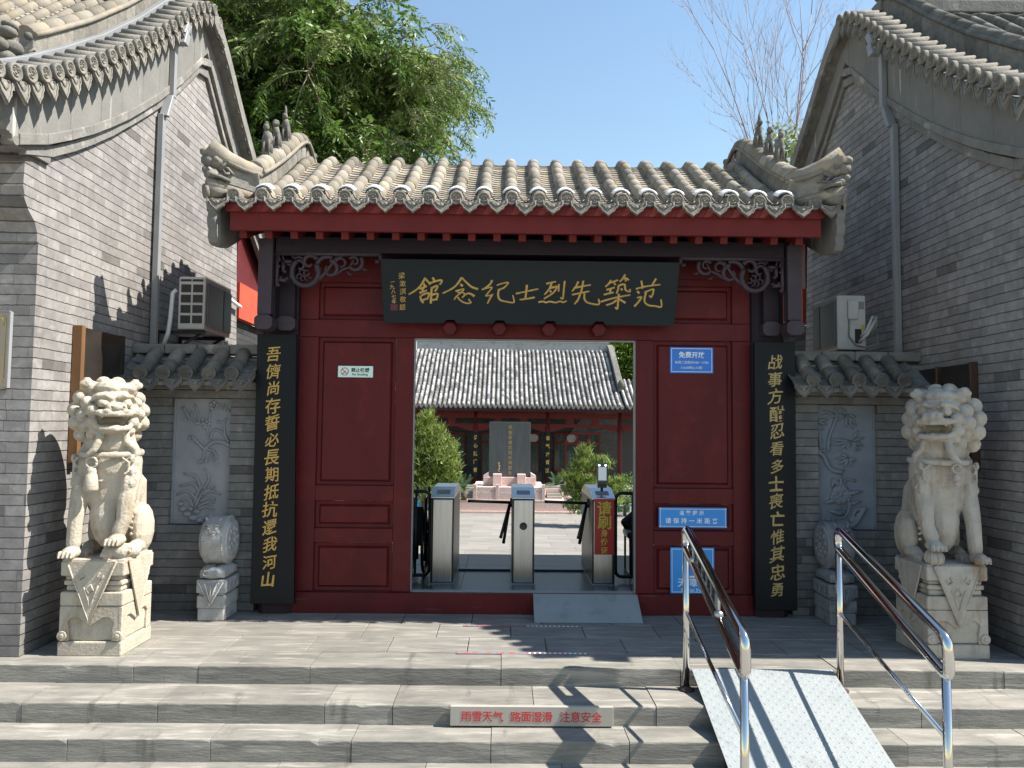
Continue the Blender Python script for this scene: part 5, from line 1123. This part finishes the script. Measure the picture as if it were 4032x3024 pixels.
# ================================================================== INSIDE THE DOORWAY: TURNSTILES, SCANNER, BARRIERS
def turnstile(label, x0, x1, y0, y1, arm, disc):
    t = thing('turnstile', label, 'turnstile', ((x0+x1)/2, (y0+y1)/2, .1), 'steel turnstiles in the doorway')
    b = MB(); b.box(x0+.012, x1-.012, y0, y1, .115, .885); b.build('cabinet', STEEL_B, t, bevel=.01)
    b = MB()
    for xa in (x0, x1-.011): b.box(xa, xa+.011, y0+.004, y1-.004, .112, .90)
    b.build('edge_strip', BLK, t)
    b = MB(); b.prism([(y0-.01, .893), (y0-.01, .91), (y0+.26, .985), (y1-.26, .985), (y1+.01, .91), (y1+.01, .893)], 'yz', x0-.004, x1+.004); b.build('lid', STEEL_B, t, bevel=.004)
    b = MB(); n = Vector((0, -.075, .27)).normalized()
    def L(u, v, h): return Vector((x0+(x1-x0)*u, y0-.01+.27*v, .91+.075*v))+n*h
    b.add([L(u, v, h) for h in (.0005, .003) for u, v in ((.2, .3), (.8, .3), (.8, .65), (.2, .65))], [(4, 5, 6, 7), (0, 1, 5, 4), (1, 2, 6, 5), (2, 3, 7, 6), (3, 0, 4, 7)]); b.build('reader_panel', ALU, t)
    b = MB(); b.box(x0+.0, x1-.0, y0-.015, y1+.015, .101, .113); b.build('foot_plate', STEEL_B, t)
    if disc: b = MB(); b.lathe([(.036, y0-.006), (.034, y0-.010), (.028, y0-.008), (.002, y0-.008)], ((x0+x1)/2, 0, .64), 'y', 24); b.build('indicator', BLK, t)
    if arm:
        b = MB(); b.cyl((x0-.02, y0+.32, .83), (x0+.02, y0+.32, .83), .045, 14)
        b.build('arm_hub', BLK, t)
        for p in ((-.415, .0, .012), (-.09, -.06, -.34), (-.06, .10, -.41)):
            q = Vector((x0-.02, y0+.32, .83)); e = q+Vector(p); b = MB(); b.tube([q, q.lerp(e, .9), e], [.014, .015, .016], 10); b.build('arm', BLK, t)
    return t
turnstile('stainless turnstile cabinet nearest the dark folded frames', -.675, -.46, 7.3, 8.3, False, False)
turnstile('middle stainless turnstile cabinet with a round black indicator', .09, .30, 7.3, 8.3, True, True)
turnstile('stainless turnstile cabinet behind the red swipe card banner', .845, 1.055, 7.3, 8.3, True, False)
for i, (x0, x1) in enumerate(((-.45, .085), (.31, .84))):
    t = thing('floor_cable_cover', 'dark cable cover across the floor between two turnstiles', 'cable cover', ((x0+x1)/2, 8.0, .1), 'floor cable covers'); b = MB(); b.box(x0, x1, 7.98, 8.02, .102, .118); b.build('cover', BLK, t, bevel=.004)
t = thing('card_banner', 'red vertical banner with yellow characters on the front of a turnstile', 'sign', (.95, 7.27, .38))
b = MB(); b.box(.862, 1.046, 7.276, 7.284, .385, .902); b.build('sheet', BANNER, t)
g = MB()
for ch, z, sz in (('请', .815, .14), ('刷', .685, .135), ('身', .585, .068), ('份', .505, .068), ('证', .425, .068)): put(g, ch, sz, T(.955, 7.2755, z), bold=.02, ext=.001)
g.build('lettering', YEL, t)
t = thing('face_scanner', 'grey face scanner with lit lamps standing on the banner turnstile', 'scanner', (.94, 7.4, .96))
b = MB(); b.box(.893, .998, 7.36, 7.385, 1.045, 1.235); b.build('casing', mat('scanner_grey', (.10, .105, .115), None, rough=.35), t, bevel=.008)
b = MB(); b.box(.907, .984, 7.356, 7.3595, 1.072, 1.198); b.build('screen', SCREEN, t)
b = MB()
for x in (.915, .976): b.ell((x, 7.357, 1.215), (.011, .004, .0085), 10)
b.build('lamp', LED, t)
b = MB(); b.box(.905, .99, 7.375, 7.43, 1.0, 1.043); b.cyl((.945, 7.40, .965), (.945, 7.40, 1.0), .013, 12); b.build('stand', BLK, t)
def rail_frame(label, x0, x1, y, z0, z1, nb):
    t = thing('crowd_barrier', label, 'barrier', ((x0+x1)/2, y, .1), 'black tube barriers at the doorway edges')
    b = MB(); P = []; r = .06
    for cx, cz, a0 in ((x1-r, z1-r, 90), (x1-r, z0+r, 0), (x0+r, z0+r, -90), (x0+r, z1-r, -180)):
        P += [(cx+r*math.cos(R(a0-k*22.5)), y, cz+r*math.sin(R(a0-k*22.5))) for k in range(5)]
    P.append(P[0]); b.tube(P, .017, 10, cap=False); b.build('outer_tube', BLK, t)
    for i in range(nb):
        x = x0+(x1-x0)*(i+1)/(nb+1); b = MB(); b.cyl((x, y, z0), (x, y, z1), .011, 8); b.build('upright', BLK, t)
    return t
rail_frame('black tube barrier at the left edge of the doorway', -1.5, -.70, 7.45, .15, .945, 5)
rail_frame('black tube barrier at the right edge of the doorway beside the banner', 1.085, 1.9, 7.45, .15, .945, 4)
t = thing('folded_wheelchair', 'black folded wheelchair behind the left barrier', 'wheelchair', (-.85, 7.8, .1))
for x in (-.90, -.78):
    b = MB(); b.tube([(x, 7.8+.26*math.cos(R(a)), .38+.26*math.sin(R(a))) for a in range(0, 361, 15)], .016, 8); b.build('wheel', BLK, t)
    b = MB(); b.tube([(x+.02, 7.65, .25), (x+.02, 7.65, .85), (x+.02, 7.95, .85), (x+.02, 7.98, .95)], .014, 8); b.tube([(x+.02, 7.65, .5), (x+.02, 8.05, .5), (x+.02, 8.05, .2)], .014, 8); b.build('side_frame', BLK, t)
b = MB(); b.box(-.875, -.775, 7.68, 7.95, .5, .72); b.box(-.87, -.78, 7.6, 7.66, .4, .78); b.build('seat_fabric', mat('dark_fabric', (.02, .02, .022), None, rough=.9), t, bevel=.02)
t = thing('office_chair', 'black chair half hidden behind the right barrier', 'chair', (1.5, 8.2, .1))
b = MB(); b.prism([(1.22, .60), (1.36, .72), (1.5, .86), (1.75, .92), (1.75, .48), (1.3, .48)], 'xz', 8.05, 8.12); b.build('backrest', BLK, t, bevel=.03)
b = MB(); b.box(1.25, 1.75, 7.75, 8.1, .46, .54); b.build('seat', BLK, t, bevel=.03)
for x in (1.28, 1.72):
    b = MB(); b.tube([(x, 7.78, .47), (x, 7.76, .11), (x, 8.1, .11), (x, 8.1, .5)], .012, 8); b.build('leg', BLK, t)

# ================================================================== COURTYARD: TERRACE, STELE, HALL
tr = thing('stone_terrace', 'pink granite terrace with carved balustrade and side steps in the courtyard', 'terrace', (.45, 25, -1.05))
b = MB(); b.box(-1.36, 2.22, 24.0, 27.5, -.983, -.70); b.build('terrace_base', GRAN, tr)
b = MB(); b.box(-1.363, 2.223, 23.997, 27.5, -.698, -.64); b.build('coping', GRAN, tr, bevel=.01); b = MB(); b.box(-1.46, 2.32, 23.9, 27.6, -1.06, -.985); b.build('plinth', GRAN, tr)
b = MB(); b.box(-.95, 1.32, 24.25, 27.4, -.64, -.30); b.build('upper_terrace', GRAN, tr)
def post(x, y, z0, z1, w=.055):
    b = MB(); b.box(x-w, x+w, y-w, y+w, z0, z1-.13); b.box(x-w*.8, x+w*.8, y-w*.8, y+w*.8, z1-.13, z1-.11); b.box(x-w, x+w, y-w, y+w, z1-.11, z1); b.build('balustrade_post', GRAN, tr, bevel=.008)
for x in (-.875, -.18, .51, 1.255): post(x, 24.08, -.64, -.165)
for a, c in ((-.875, -.18), (-.18, .51), (.51, 1.255)):
    b = MB(); b.box(a+.058, c-.058, 24.04, 24.12, -.64, -.40); b.box(a+.058, c-.058, 24.05, 24.11, -.395, -.25); b.build('balustrade_panel', GRAN, tr, bevel=.008)
for x in (-1.58, -1.48, 1.96): post(x, 25.0 if x < 0 else 24.4, -.64, -.16, .05)
post(2.06, 25.2, -.64, -.15)
for a, c in ((-1.5, -.93), (1.31, 1.93)):
    b = MB(); b.box(a, c, 24.4, 24.46, -.40, -.31); b.build('side_rail', GRAN, tr, bevel=.006)
    b = MB()
    for k in range(5): b.box(a+.1, c-.06, 24.55+.16*k, 25.6, -.64+.07*k, -.572+.07*k)
    b.build('side_steps', SIGNB, tr)
st = thing('memorial_stele', 'dark upright stele with a column of gilt characters on a pink granite base', 'monument', (.21, 25.5, -.3))
b = MB(); b.box(-.47, .885, 25.42, 25.62, -.02, 1.79); b.build('slab', STELE, st, bevel=.008)
b = MB(); b.box(-.65, 1.07, 25.25, 25.9, -.30, -.02); b.prism([(-.65, -.02), (-.65, .03), (-.49, .13), (-.49, -.02)], 'xz', 25.3, 25.8); b.prism([(.90, -.02), (.90, .13), (1.07, .03), (1.07, -.02)], 'xz', 25.3, 25.8); b.build('base', GRAN, st, bevel=.008)
for a, c in ((-.335, -.05), (.455, .725)):
    b = MB(); b.box(a, c, 25.0, 25.4, -.30, .095); b.build('base_pillar', GRAN, st, bevel=.01)
g = MB(); vertical(g, '民族英雄范筑先殉国处', .145, T(.215, 25.419, 1.61), .166, bold=.0, ext=.003, warp=.03)
for k, (dx, dz) in enumerate(((0, 0), (.015, -.1), (0, -.2))): stroke(g, [(dx-.16-.03, .42+dz, .02), (dx-.12, .45+dz, .02), (dx-.16, .38+dz, .018), (dx-.12, .36+dz, .012)], T(0, 25.419, 0))
g.build('inscription', GOLD2, st)
hall = thing('memorial_hall', 'long courtyard hall with grey tiled roof, dark red columns and brick walls', 'building', (.4, 35, -1.05))
HP = [(32.0, 2.53), (32.6, 2.80), (33.4, 3.22), (34.3, 3.78), (35.3, 4.45), (36.3, 5.08), (36.95, 5.33)]
hx = [-7+.204*i for i in range(59)]
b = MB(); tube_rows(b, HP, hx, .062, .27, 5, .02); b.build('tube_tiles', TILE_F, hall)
b = MB(); pan_rows(b, HP, [x+.102 for x in hx], .06, .22, 3, .03); b.build('pan_tiles', TILE_D, hall)
b = MB(); b.strip([(y, z-.05) for y, z in HP], [(y, z-.2) for y, z in HP], 'yz', -7.2, 5.1); LP = [p for p in HP if p[0] < 34.4]; b.strip([(y, z-.05) for y, z in LP], [(y, z-.2) for y, z in LP], 'yz', 5.1, 7.4); b.build('roof_boarding', PURP, hall)
hx2 = [5.15+.204*i for i in range(11)]
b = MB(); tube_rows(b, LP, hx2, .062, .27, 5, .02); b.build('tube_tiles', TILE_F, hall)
b = MB(); pan_rows(b, LP, [x+.102 for x in hx2], .06, .22, 3, .03); b.build('pan_tiles', TILE_D, hall)
b = MB(); b.box(-4.22, 5.0, 36.9, 37.3, 5.36, 5.74); b.box(-4.25, 5.05, 36.85, 37.35, 5.742, 5.78); b.build('main_ridge', DRUM, hall)
b = MB()
for i in range(40): b.box(-4.2+i*.23, -4.2+i*.23+.215, 36.86, 36.95, 5.24, 5.35)
b.build('ridge_foot_bricks', mat('ridge_foot_brick', (.22, .25, .27), (.30, .24, .18), 1.5, .8, isl=.35), hall)
b = MB(); q = [(y, z+.02) for y, z in HP if y > 33.2]; b.strip([(y, z+.32) for y, z in q], [(y, z) for y, z in q], 'yz', 4.95, 5.2); b.ell((5.08, 33.3, 3.55), (.14, .12, .2), 10); b.build('hip_ridge', TILE_D, hall)
b = MB()
for x in hx+hx2:
    b.lathe([(.066, 0), (.05, -.012), (.001, -.012)], (x, 31.98, 2.555), 'y', 10)
    b.prism([(x+.102-.09, 2.53), (x+.102+.09, 2.53), (x+.102+.06, 2.45), (x+.102, 2.40), (x+.102-.06, 2.45)], 'xz', 31.96, 31.975)
b.build('eave_end_tiles', TILE_E, hall)
b = MB(); b.box(-7, 7.4, 32.15, 32.3, 2.28, 2.42); b.build('eave_board', HRED, hall)
for x in (-4.28, -1.20, 1.88, 4.98): b = MB(); b.cyl((x, 33, -1.05), (x, 33, 2.4), .098, 18); b.build('column', HRED, hall)
b = MB(); b.box(-7, 7.4, 32.93, 33.07, 2.02, 2.26); b.build('upper_beam', HRED, hall); b = MB(); b.box(-7, 7.4, 32.94, 33.06, 1.65, 1.78); b.build('lower_beam', HRED, hall)
for x in (-4.28, -1.20, 1.88, 4.98):
    for sx in (-1, 1):
        b = MB(); b.prism([(x+sx*.1, 1.65), (x+sx*.75, 1.65), (x+sx*.7, 1.59), (x+sx*.55, 1.58), (x+sx*.5, 1.53), (x+sx*.32, 1.50), (x+sx*.1, 1.44)], 'xz', 32.96, 33.04); b.build('corbel_bracket', HRED, hall)
    for k in (.95, 2.05):
        b = MB(); b.box(x+k-.16, x+k+.16, 32.95, 33.05, 1.785, 2.015); b.lathe([(.08, 32.93), (.085, 32.95)], (x+k, 0, 1.9), 'y', 12); b.build('beam_block', HRED, hall)
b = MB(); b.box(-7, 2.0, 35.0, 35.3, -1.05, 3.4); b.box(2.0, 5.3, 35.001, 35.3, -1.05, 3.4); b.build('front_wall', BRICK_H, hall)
b = MB(); b.box(5.3, 7.5, 35.02, 35.1, -1.05, 3.4); b.build('side_bay', BLK, hall)
b = MB(); b.box(-7, 7.5, 32.3, 35.3, -1.06, -.92); b.build('hall_floor', CPAVE, hall)
def window(x0, x1, z0, z1, n, bright, door=False):
    f = MB(); y0, y1 = 34.93, 34.995; fw = .09
    f.box(x0, x1, y0, y1, z1-fw, z1); f.box(x0, x1, y0, y1, z0, z0+fw); zs = z1-.48; w = (x1-x0)/n
    for i in range(n+1): f.box(max(x0, x0+i*w-.045), min(x1, x0+i*w+.045), y0+.001, y1, z0+fw, z1-fw)
    for i in range(n): f.box(x0+i*w+.045, x0+(i+1)*w-.045, y0+.002, y1, zs-.05, zs+.05)
    fr = f.build('door' if door else 'window', HRED, hall)
    for i in range(n):
        a, c = x0+i*w+.045, x0+(i+1)*w-.045
        g2 = MB(); g2.box(a, c, 34.96, 34.99, zs+.05, z1-fw); g2.build('pane', PALEG if (i in bright) else GLASS, fr)
        g2 = MB(); g2.box(a, c, 34.96, 34.99, z0+fw, zs-.05); g2.build('pane', GLASS, fr)
        g2 = MB(); m_, zz = (a+c)/2, (zs+.05+z1-fw)/2; ro, hz = (c-a)/2, (z1-fw-zs-.05)/2
        for qx in (-1, 1):
            for qz in (-1, 1): g2.prism([(m_+qx*ro, zz+qz*hz), (m_+qx*ro*.5, zz+qz*hz), (m_+qx*ro, zz+qz*hz*.45)], 'xz', 34.945, 34.958)
        g2.build('octagon_corner', HRED, fr)
window(2.30, 4.38, -.32, 1.42, 4, (1,)); window(-3.9, -1.75, -.32, 1.42, 4, ()); window(-1.0, 1.62, -.92, 1.42, 5, (4,), True)
for label, x, tx in (('black curved couplet board on the hall column left of the stele', -1.20, '丹心照汗青'), ('black curved couplet board on the hall column right of the stele', 1.88, '浩气凌霄汉')):
    t = thing('column_couplet', label, 'sign', (x, 32.9, -.46), 'couplets on the hall columns')
    b = MB(); vs = []
    for z in (-.46, 1.42):
        for k in range(9): a = R(180+k*22.5); vs.append((x+.115*math.cos(a), 33+.115*math.sin(a), z))
    b.add(vs, [(k, k+1, 10+k, 9+k) for k in range(8)], True); b.build('board', BLACK, t, solid=1)
    g = MB(); vertical(g, tx, .2, T(x, 32.878, 1.19), .345, bold=.03, ext=.004, warp=.03, sx=.85); g.build('characters', GOLD, t)

# ================================================================== PLANTS
def blades(b, c, n, ln, wd, spread, up, q):
    for _ in range(n):
        d = Vector((q.gauss(0, spread), q.gauss(0, spread), up+q.gauss(0, spread*.5))).normalized(); s = d.cross(Vector((q.gauss(0, 1), q.gauss(0, 1), q.gauss(0, 1)))).normalized()*wd
        e = c+d*ln*q.uniform(.7, 1.1); b.add([c-s*.5, c+s*.5, e+s*.35, e-s*.35], [(0, 1, 2, 3)])
def pine(name, label, base, trunk, clumps, dens, seed, group):
    q = random.Random(seed); t = thing(name, label, 'tree', base, group)
    b = MB()
    for pts, r in trunk: b.tube(pts, r, 8)
    b.build('trunk', BARK, t)
    b = MB()
    for (c, r) in clumps:
        c = Vector(c); n = int(dens*r[0]*r[2])
        for _ in range(n):
            d = Vector((q.gauss(0, 1), q.gauss(0, 1), q.gauss(0, 1))).normalized(); k = q.uniform(.45, 1.05) if q.random() < .88 else q.uniform(1.0, 1.28)
            p = c+Vector((d.x*r[0], d.y*r[1], d.z*r[2]))*k
            blades(b, p, 9, .20, .013, .7, .9, q)
            b.add([p+Vector((q.gauss(0, .05), q.gauss(0, .05), q.gauss(0, .05))) for _ in range(3)], [(0, 1, 2)])
    b.build('foliage', PINE, t)
pine('pine_tree', 'bushy green pine filling the left side of the doorway view', (-2.2, 21, -1.05), [([(-2.1, 21, -1.05), (-2.15, 21, -.3), (-2.1, 21, .8), (-2.05, 21, 1.6)], [.09, .07, .05, .02]), ([(-2.1, 21, -.5), (-1.7, 20.9, -.1), (-1.4, 20.8, .1)], [.04, .03, .01])],
     [((-2.1, 21, 1.75), (.24, .24, .26)), ((-2.0, 21, 1.3), (.5, .45, .42)), ((-2.4, 21, 1.2), (.5, .4, .45)), ((-1.75, 20.9, .95), (.5, .45, .38)), ((-1.45, 20.9, .55), (.3, .4, .33)), ((-2.2, 20.8, .6), (.75, .5, .5)), ((-2.9, 21, .5), (.6, .5, .6)), ((-1.6, 20.9, .1), (.42, .4, .32)), ((-2.2, 20.8, -.1), (.7, .5, .32)), ((-1.5, 20.9, -.2), (.34, .3, .2))], 950, 3, 'pines in the courtyard')
pine('pine_tree', 'small loose pine with visible trunk behind the face scanner', (2.6, 21, -1.05), [([(2.45, 21, -1.05), (2.55, 21, -.4), (2.5, 21, .1), (2.62, 21, .5), (2.35, 21, .85)], [.06, .05, .04, .03, .012]), ([(2.52, 21, -.1), (2.9, 20.9, .1), (3.1, 20.9, .1)], [.03, .02, .01]), ([(2.5, 21, -.2), (2.0, 20.9, .1), (1.75, 20.9, .3)], [.03, .02, .008])],
     [((2.2, 21, .92), (.2, .2, .2)), ((2.25, 21, .62), (.4, .3, .2)), ((2.7, 20.95, .6), (.24, .25, .22)), ((1.85, 20.9, .25), (.34, .3, .2)), ((2.2, 20.8, .1), (.4, .3, .22)), ((1.9, 20.9, -.15), (.36, .3, .2)), ((2.4, 20.8, -.3), (.5, .4, .22)), ((3.05, 20.9, .0), (.28, .3, .24)), ((2.9, 20.9, -.35), (.35, .3, .22)), ((2.1, 20.8, -.5), (.45, .4, .2))], 950, 8, 'pines in the courtyard')
def cycad(label, c, n, ln, seed):
    q = random.Random(seed); t = thing('cycad', label, 'plant', c, 'cycads beside the terrace')
    b = MB(); b.tube([c, Vector(c)+Vector((0, 0, .3))], [.1, .08], 10); b.build('trunk', BARK, t)
    b = MB(); top = Vector(c)+Vector((0, 0, .3))
    for i in range(n):
        a = 2*math.pi*i/n+q.uniform(-.2, .2); el = q.uniform(.35, 1.3); pts = []
        for k in range(9):
            s = k/8; pts.append(top+Vector((math.cos(a)*ln*s*math.cos(el), math.sin(a)*ln*s*math.cos(el), ln*(s*math.sin(el)-.55*s*s*math.cos(el)))))
        for k in range(8):
            d = (pts[k+1]-pts[k]).normalized(); sd = d.cross(Vector((0, 0, 1))).normalized()
            for sg in (-1, 1):
                for j in range(2):
                    p = pts[k].lerp(pts[k+1], j/2); e = p+sd*sg*.13*(1-abs(k/8-.45))+d*.06-Vector((0, 0, .02)); b.add([p, p+d*.016, e], [(0, 1, 2)])
        b.tube(pts, .008, 4)
    b.build('fronds', CYC, t)
cycad('cycad with arching fronds left of the stele', (-1.2, 23.6, -.62), 20, .62, 2); cycad('cycad with arching fronds behind the right steps of the terrace', (1.78, 25.6, -.6), 20, .6, 5)
def leafy(name, label, base, trunk, clumps, dens, ls, m, seed, group=None, cat='tree'):
    q = random.Random(seed); t = thing(name, label, cat, base, group)
    b = MB()
    for pts, r in trunk: b.tube(pts, r, 7)
    b.build('trunk', BARK, t); b = MB()
    for c, r in clumps:
        c = Vector(c)
        for _ in range(int(dens*r[0]*r[2])):
            d = Vector((q.gauss(0, 1), q.gauss(0, 1), q.gauss(0, 1))).normalized()*q.uniform(.5, 1.05)**.5; p = c+Vector((d.x*r[0], d.y*r[1], d.z*r[2]))
            for _ in range(3):
                a = Vector((q.gauss(0, 1), q.gauss(0, 1), q.gauss(-.3, .7))).normalized(); s = a.cross(Vector((q.gauss(0, 1), q.gauss(0, 1), q.gauss(0, 1)))).normalized(); p2 = p+Vector((q.gauss(0, ls), q.gauss(0, ls), q.gauss(0, ls)))
                b.add([p2, p2+a*ls*.5+s*ls*.28, p2+a*ls, p2+a*ls*.5-s*ls*.28], [(0, 1, 2, 3)])
    b.build('crown', m, t); return t
leafy('round_shrub', 'clipped dark green shrub at the right edge of the doorway view', (3.7, 23.5, -1.05), [([(3.7, 23.5, -1.05), (3.7, 23.5, -.5)], .05)], [((3.75, 23.5, -.22), (.55, .5, .42)), ((4.3, 23.6, -.3), (.5, .4, .38))], 1700, .07, LEAF, 4, None, 'shrub')
leafy('leafy_tree', 'bright green tree beyond the right end of the hall roof', (7, 40, -1), [([(7, 40, -1), (7, 40, 4), (6.4, 40, 6)], [.25, .2, .1])], [((6.3, 40, 5.2), (1.2, 1, 1.1)), ((7.2, 40, 4.4), (1.4, 1, 1.2)), ((6.2, 40, 6.6), (1.3, 1, .9)), ((8.2, 40, 5.6), (1.6, 1.2, 1.8)), ((6.6, 39.7, 3.6), (.9, .8, .6))], 420, .24, LEAF_B, 6)
leafy('leafy_tree', 'far tree whose crown just shows above the hall ridge', (1.5, 50, -1), [([(1.5, 50, -1), (1.5, 50, 5)], .2)], [((.6, 50, 6.9), (2.0, 1.2, .62)), ((2.6, 50, 6.75), (1.4, 1.2, .5))], 220, .3, LEAF_L, 9)
def fence(label, x0, x1, y):
    t = thing('picket_fence', label, 'fence', ((x0+x1)/2, y, -1.05), 'blue and white fences in the courtyard')
    for z in (-.62, -.86): b = MB(); b.box(x0, x1, y-.015, y+.015, z-.03, z+.03); b.build('rail', BLUEF, t)
    n = int((x1-x0)/.22)
    for i in range(n+1):
        x = x0+i*.22; b = MB(); b.box(x-.025, x+.025, y-.05, y-.017, -1.05, -.46); b.prism([(x-.025, -.46), (x+.025, -.46), (x, -.42)], 'xz', y-.05, y-.017); b.build('picket', BLUEF if i % 4 == 0 else WHITE, t)
fence('low blue and white fence right of the terrace', 2.45, 5.5, 24.2); fence('low blue and white fence left of the terrace', -4.4, -1.9, 24.2)
b = MB()
q = random.Random(4)
for _ in range(5200):
    x = q.choice((q.uniform(2.5, 6), q.uniform(-5, -1.9))); y = q.uniform(24.4, 27); blades(b, Vector((x, y, -1.05)), 1, q.uniform(.15, .45), .03, .3, 1, q)
o = b.build('ground_cover', LEAF_B, None); kind(o, 'stuff'); o['label'] = 'low bright ground cover behind the blue fences'; o['category'] = 'plants'

# large drooping tree behind the left building
q = random.Random(21)
bt = thing('large_tree', 'large dense green tree with drooping twigs rising behind the left building', 'tree', (-5.2, 14.2, -1.05))
b = MB(); trunk = [Vector((-5.2, 14.2, -1.05)), Vector((-5.1, 14.2, 2.5)), Vector((-4.7, 14.1, 5.0)), Vector((-4.1, 13.8, 7.0)), Vector((-3.5, 13.5, 9.2))]
b.tube(trunk, [.34, .3, .25, .18, .08], 10); b.build('trunk', BARK, bt)
def leaflet(b, p, a, s, ln, wd): b.add([p, p+a*ln*.5+s*wd, p+a*ln, p+a*ln*.5-s*wd], [(0, 1, 2, 3)])
def spray(b, p, d, ln, q):                                 # one compound leaf: a short rachis with paired leaflets
    s = d.cross(Vector((q.gauss(0, .5), q.gauss(0, .5), 1))); s = s.normalized() if s.length > 1e-4 else Vector((1, 0, 0)); nrm = s.cross(d)
    for k in range(5):
        c = p+d*ln*(k+.6)/5+Vector((0, 0, -.02*k*k/5))
        for sg in (-1, 1): leaflet(b, c, (s*sg*.8+d*.6+Vector((0, 0, -.35))).normalized(), (d*.6+nrm*q.gauss(0, .6)).normalized(), ln*.42, ln*.085)
b1, b2, tw, lm = MB(), MB(), MB(), MB()
def inside(x, z):                                          # crown outline seen from the street
    e = [(4.6, -.9), (5.4, -1.05), (5.9, -1.18), (6.3, -1.15), (6.8, -.95), (7.3, -.55), (7.7, -.35), (8.2, -.7), (8.7, -1.2), (9.4, -1.9), (10.6, -2.6)]
    for (z0, x0), (z1, x1) in zip(e, e[1:]):
        if z0 <= z <= z1: return x < x0+(x1-x0)*(z-z0)/(z1-z0)
    return x < -1.5
limbs = []
for i in range(46):
    st_ = trunk[1].lerp(trunk[4], q.uniform(.25, 1)); e = Vector((q.uniform(-7.2, -.7), q.uniform(11.9, 15.8), q.uniform(5.6, 10.3)))
    if not inside(e.x+.25, e.z): e.x -= 1.2
    m_ = st_.lerp(e, .5)+Vector((0, 0, q.uniform(.2, .8))); P = [st_, st_.lerp(m_, .6)+Vector((0, 0, .1)), m_, m_.lerp(e, .6)+Vector((0, 0, .1)), e]
    lm.tube(P, [.07, .05, .035, .022, .010], 6); limbs.append(P)
lm.build('limbs', BARK, bt)
cnt = 0
for P in limbs:
    for _ in range(42):
        j = q.choice((1, 1, 2, 2, 3, 3)); p = P[j].lerp(P[j+1 if j < 4 else j], q.random()); d = Vector((q.gauss(.25, .7), q.gauss(-.2, .6), q.gauss(.1, .45))).normalized(); L = q.uniform(.5, 1.3); pts = [p]
        for k in range(6): d = (d+Vector((.02, 0, -.20))).normalized(); pts.append(pts[-1]+d*L/6)
        if not inside(pts[3].x, pts[3].z): continue
        tw.tube(pts, [.011, .010, .009, .007, .005, .004, .003], 4)
        bb = b2 if q.random() < .28 else b1
        for k in range(1, 7):
            for _ in range(2):
                pp = pts[k]; dd = ((pts[k]-pts[k-1]).normalized()+Vector((q.gauss(0, .7), q.gauss(0, .7), q.gauss(-.15, .5)))).normalized()
                if inside(pp.x-.1, pp.z): spray(bb, pp, dd, q.uniform(.19, .34), q); cnt += 1
print('sprays', cnt)
for z, x, n in ((7.25, -.55, 12), (6.95, -.85, 12), (7.6, -.5, 9), (6.55, -1.1, 9), (8.0, -.75, 9), (6.1, -1.3, 9)):   # outlying sprigs on the right edge
    for _ in range(n):
        p = Vector((x-.5, 12.6+q.uniform(-.5, .5), z+.15)); d = Vector((1, q.gauss(0, .3), q.gauss(0, .3))).normalized(); L = q.uniform(.3, .75); pts = [p]
        for k in range(5): d = (d+Vector((0, 0, -.16))).normalized(); pts.append(pts[-1]+d*L/5)
        tw.tube(pts, [.006, .005, .004, .003, .003, .002], 4)
        for k in range(1, 6): spray(b2 if q.random() < .3 else b1, pts[k], (d+Vector((q.gauss(0, .6), q.gauss(0, .6), q.gauss(-.2, .4)))).normalized(), q.uniform(.13, .22), q)
tw.build('twigs', TWIG, bt); b1.build('crown', LEAF, bt); b2.build('crown_pale_leaves', LEAF_L, bt)

# bare tree and a small green one behind the right building
def bare(name, label, base, seed, tips, r0):
    q = random.Random(seed); t = thing(name, label, 'tree', base); b = MB()
    def grow(p, d, L, r, lv):
        pts = [p]
        for k in range(5): d = (d+Vector((q.gauss(0, .10), q.gauss(0, .08), q.gauss(.05, .06)))).normalized(); pts.append(pts[-1]+d*L/5)
        b.tube(pts, [r*(1-.12*k) for k in range(6)], 5 if lv < 2 else 3)
        if lv >= 4: return
        for k in range(1, 6):
            for _ in range(1 if lv < 2 else 2):
                if q.random() < (.95 if lv < 2 else .62):
                    nd = (d+Vector((q.gauss(0, .42), q.gauss(0, .4), q.gauss(.25, .2)))).normalized(); grow(pts[k], nd, L*q.uniform(.38, .6), r*.5, lv+1)
    for e, L in tips: grow(Vector(base)+Vector((0, 0, 4.5)), Vector(e).normalized(), L, r0, 1)
    b.tube([base, Vector(base)+Vector((0, 0, 4.6))], [.12, .05], 8); b.build('branches', TWIG_P, t)
bare('bare_tree', 'leafless pale tree with fine twigs beside the right gable', (4.72, 13, .2), 5, [((-.10, 0, 1), 3.6), ((.12, .1, 1), 4.0), ((-.32, 0, 1), 2.6), ((.3, 0, 1), 4.0), ((.02, -.1, 1), 3.9), ((.2, .1, 1), 4.2)], .017)
leafy('young_tree', 'small pale green tree between the gate ridge and the right gable', (4.6, 12.5, -1), [([(4.7, 12.5, -1), (4.65, 12.5, 6.2)], [.06, .02])], [((4.60, 12.5, 6.38), (.26, .3, .26)), ((4.85, 12.5, 6.1), (.36, .3, .36)), ((4.45, 12.5, 6.05), (.22, .3, .2))], 900, .09, LEAF_L, 12)
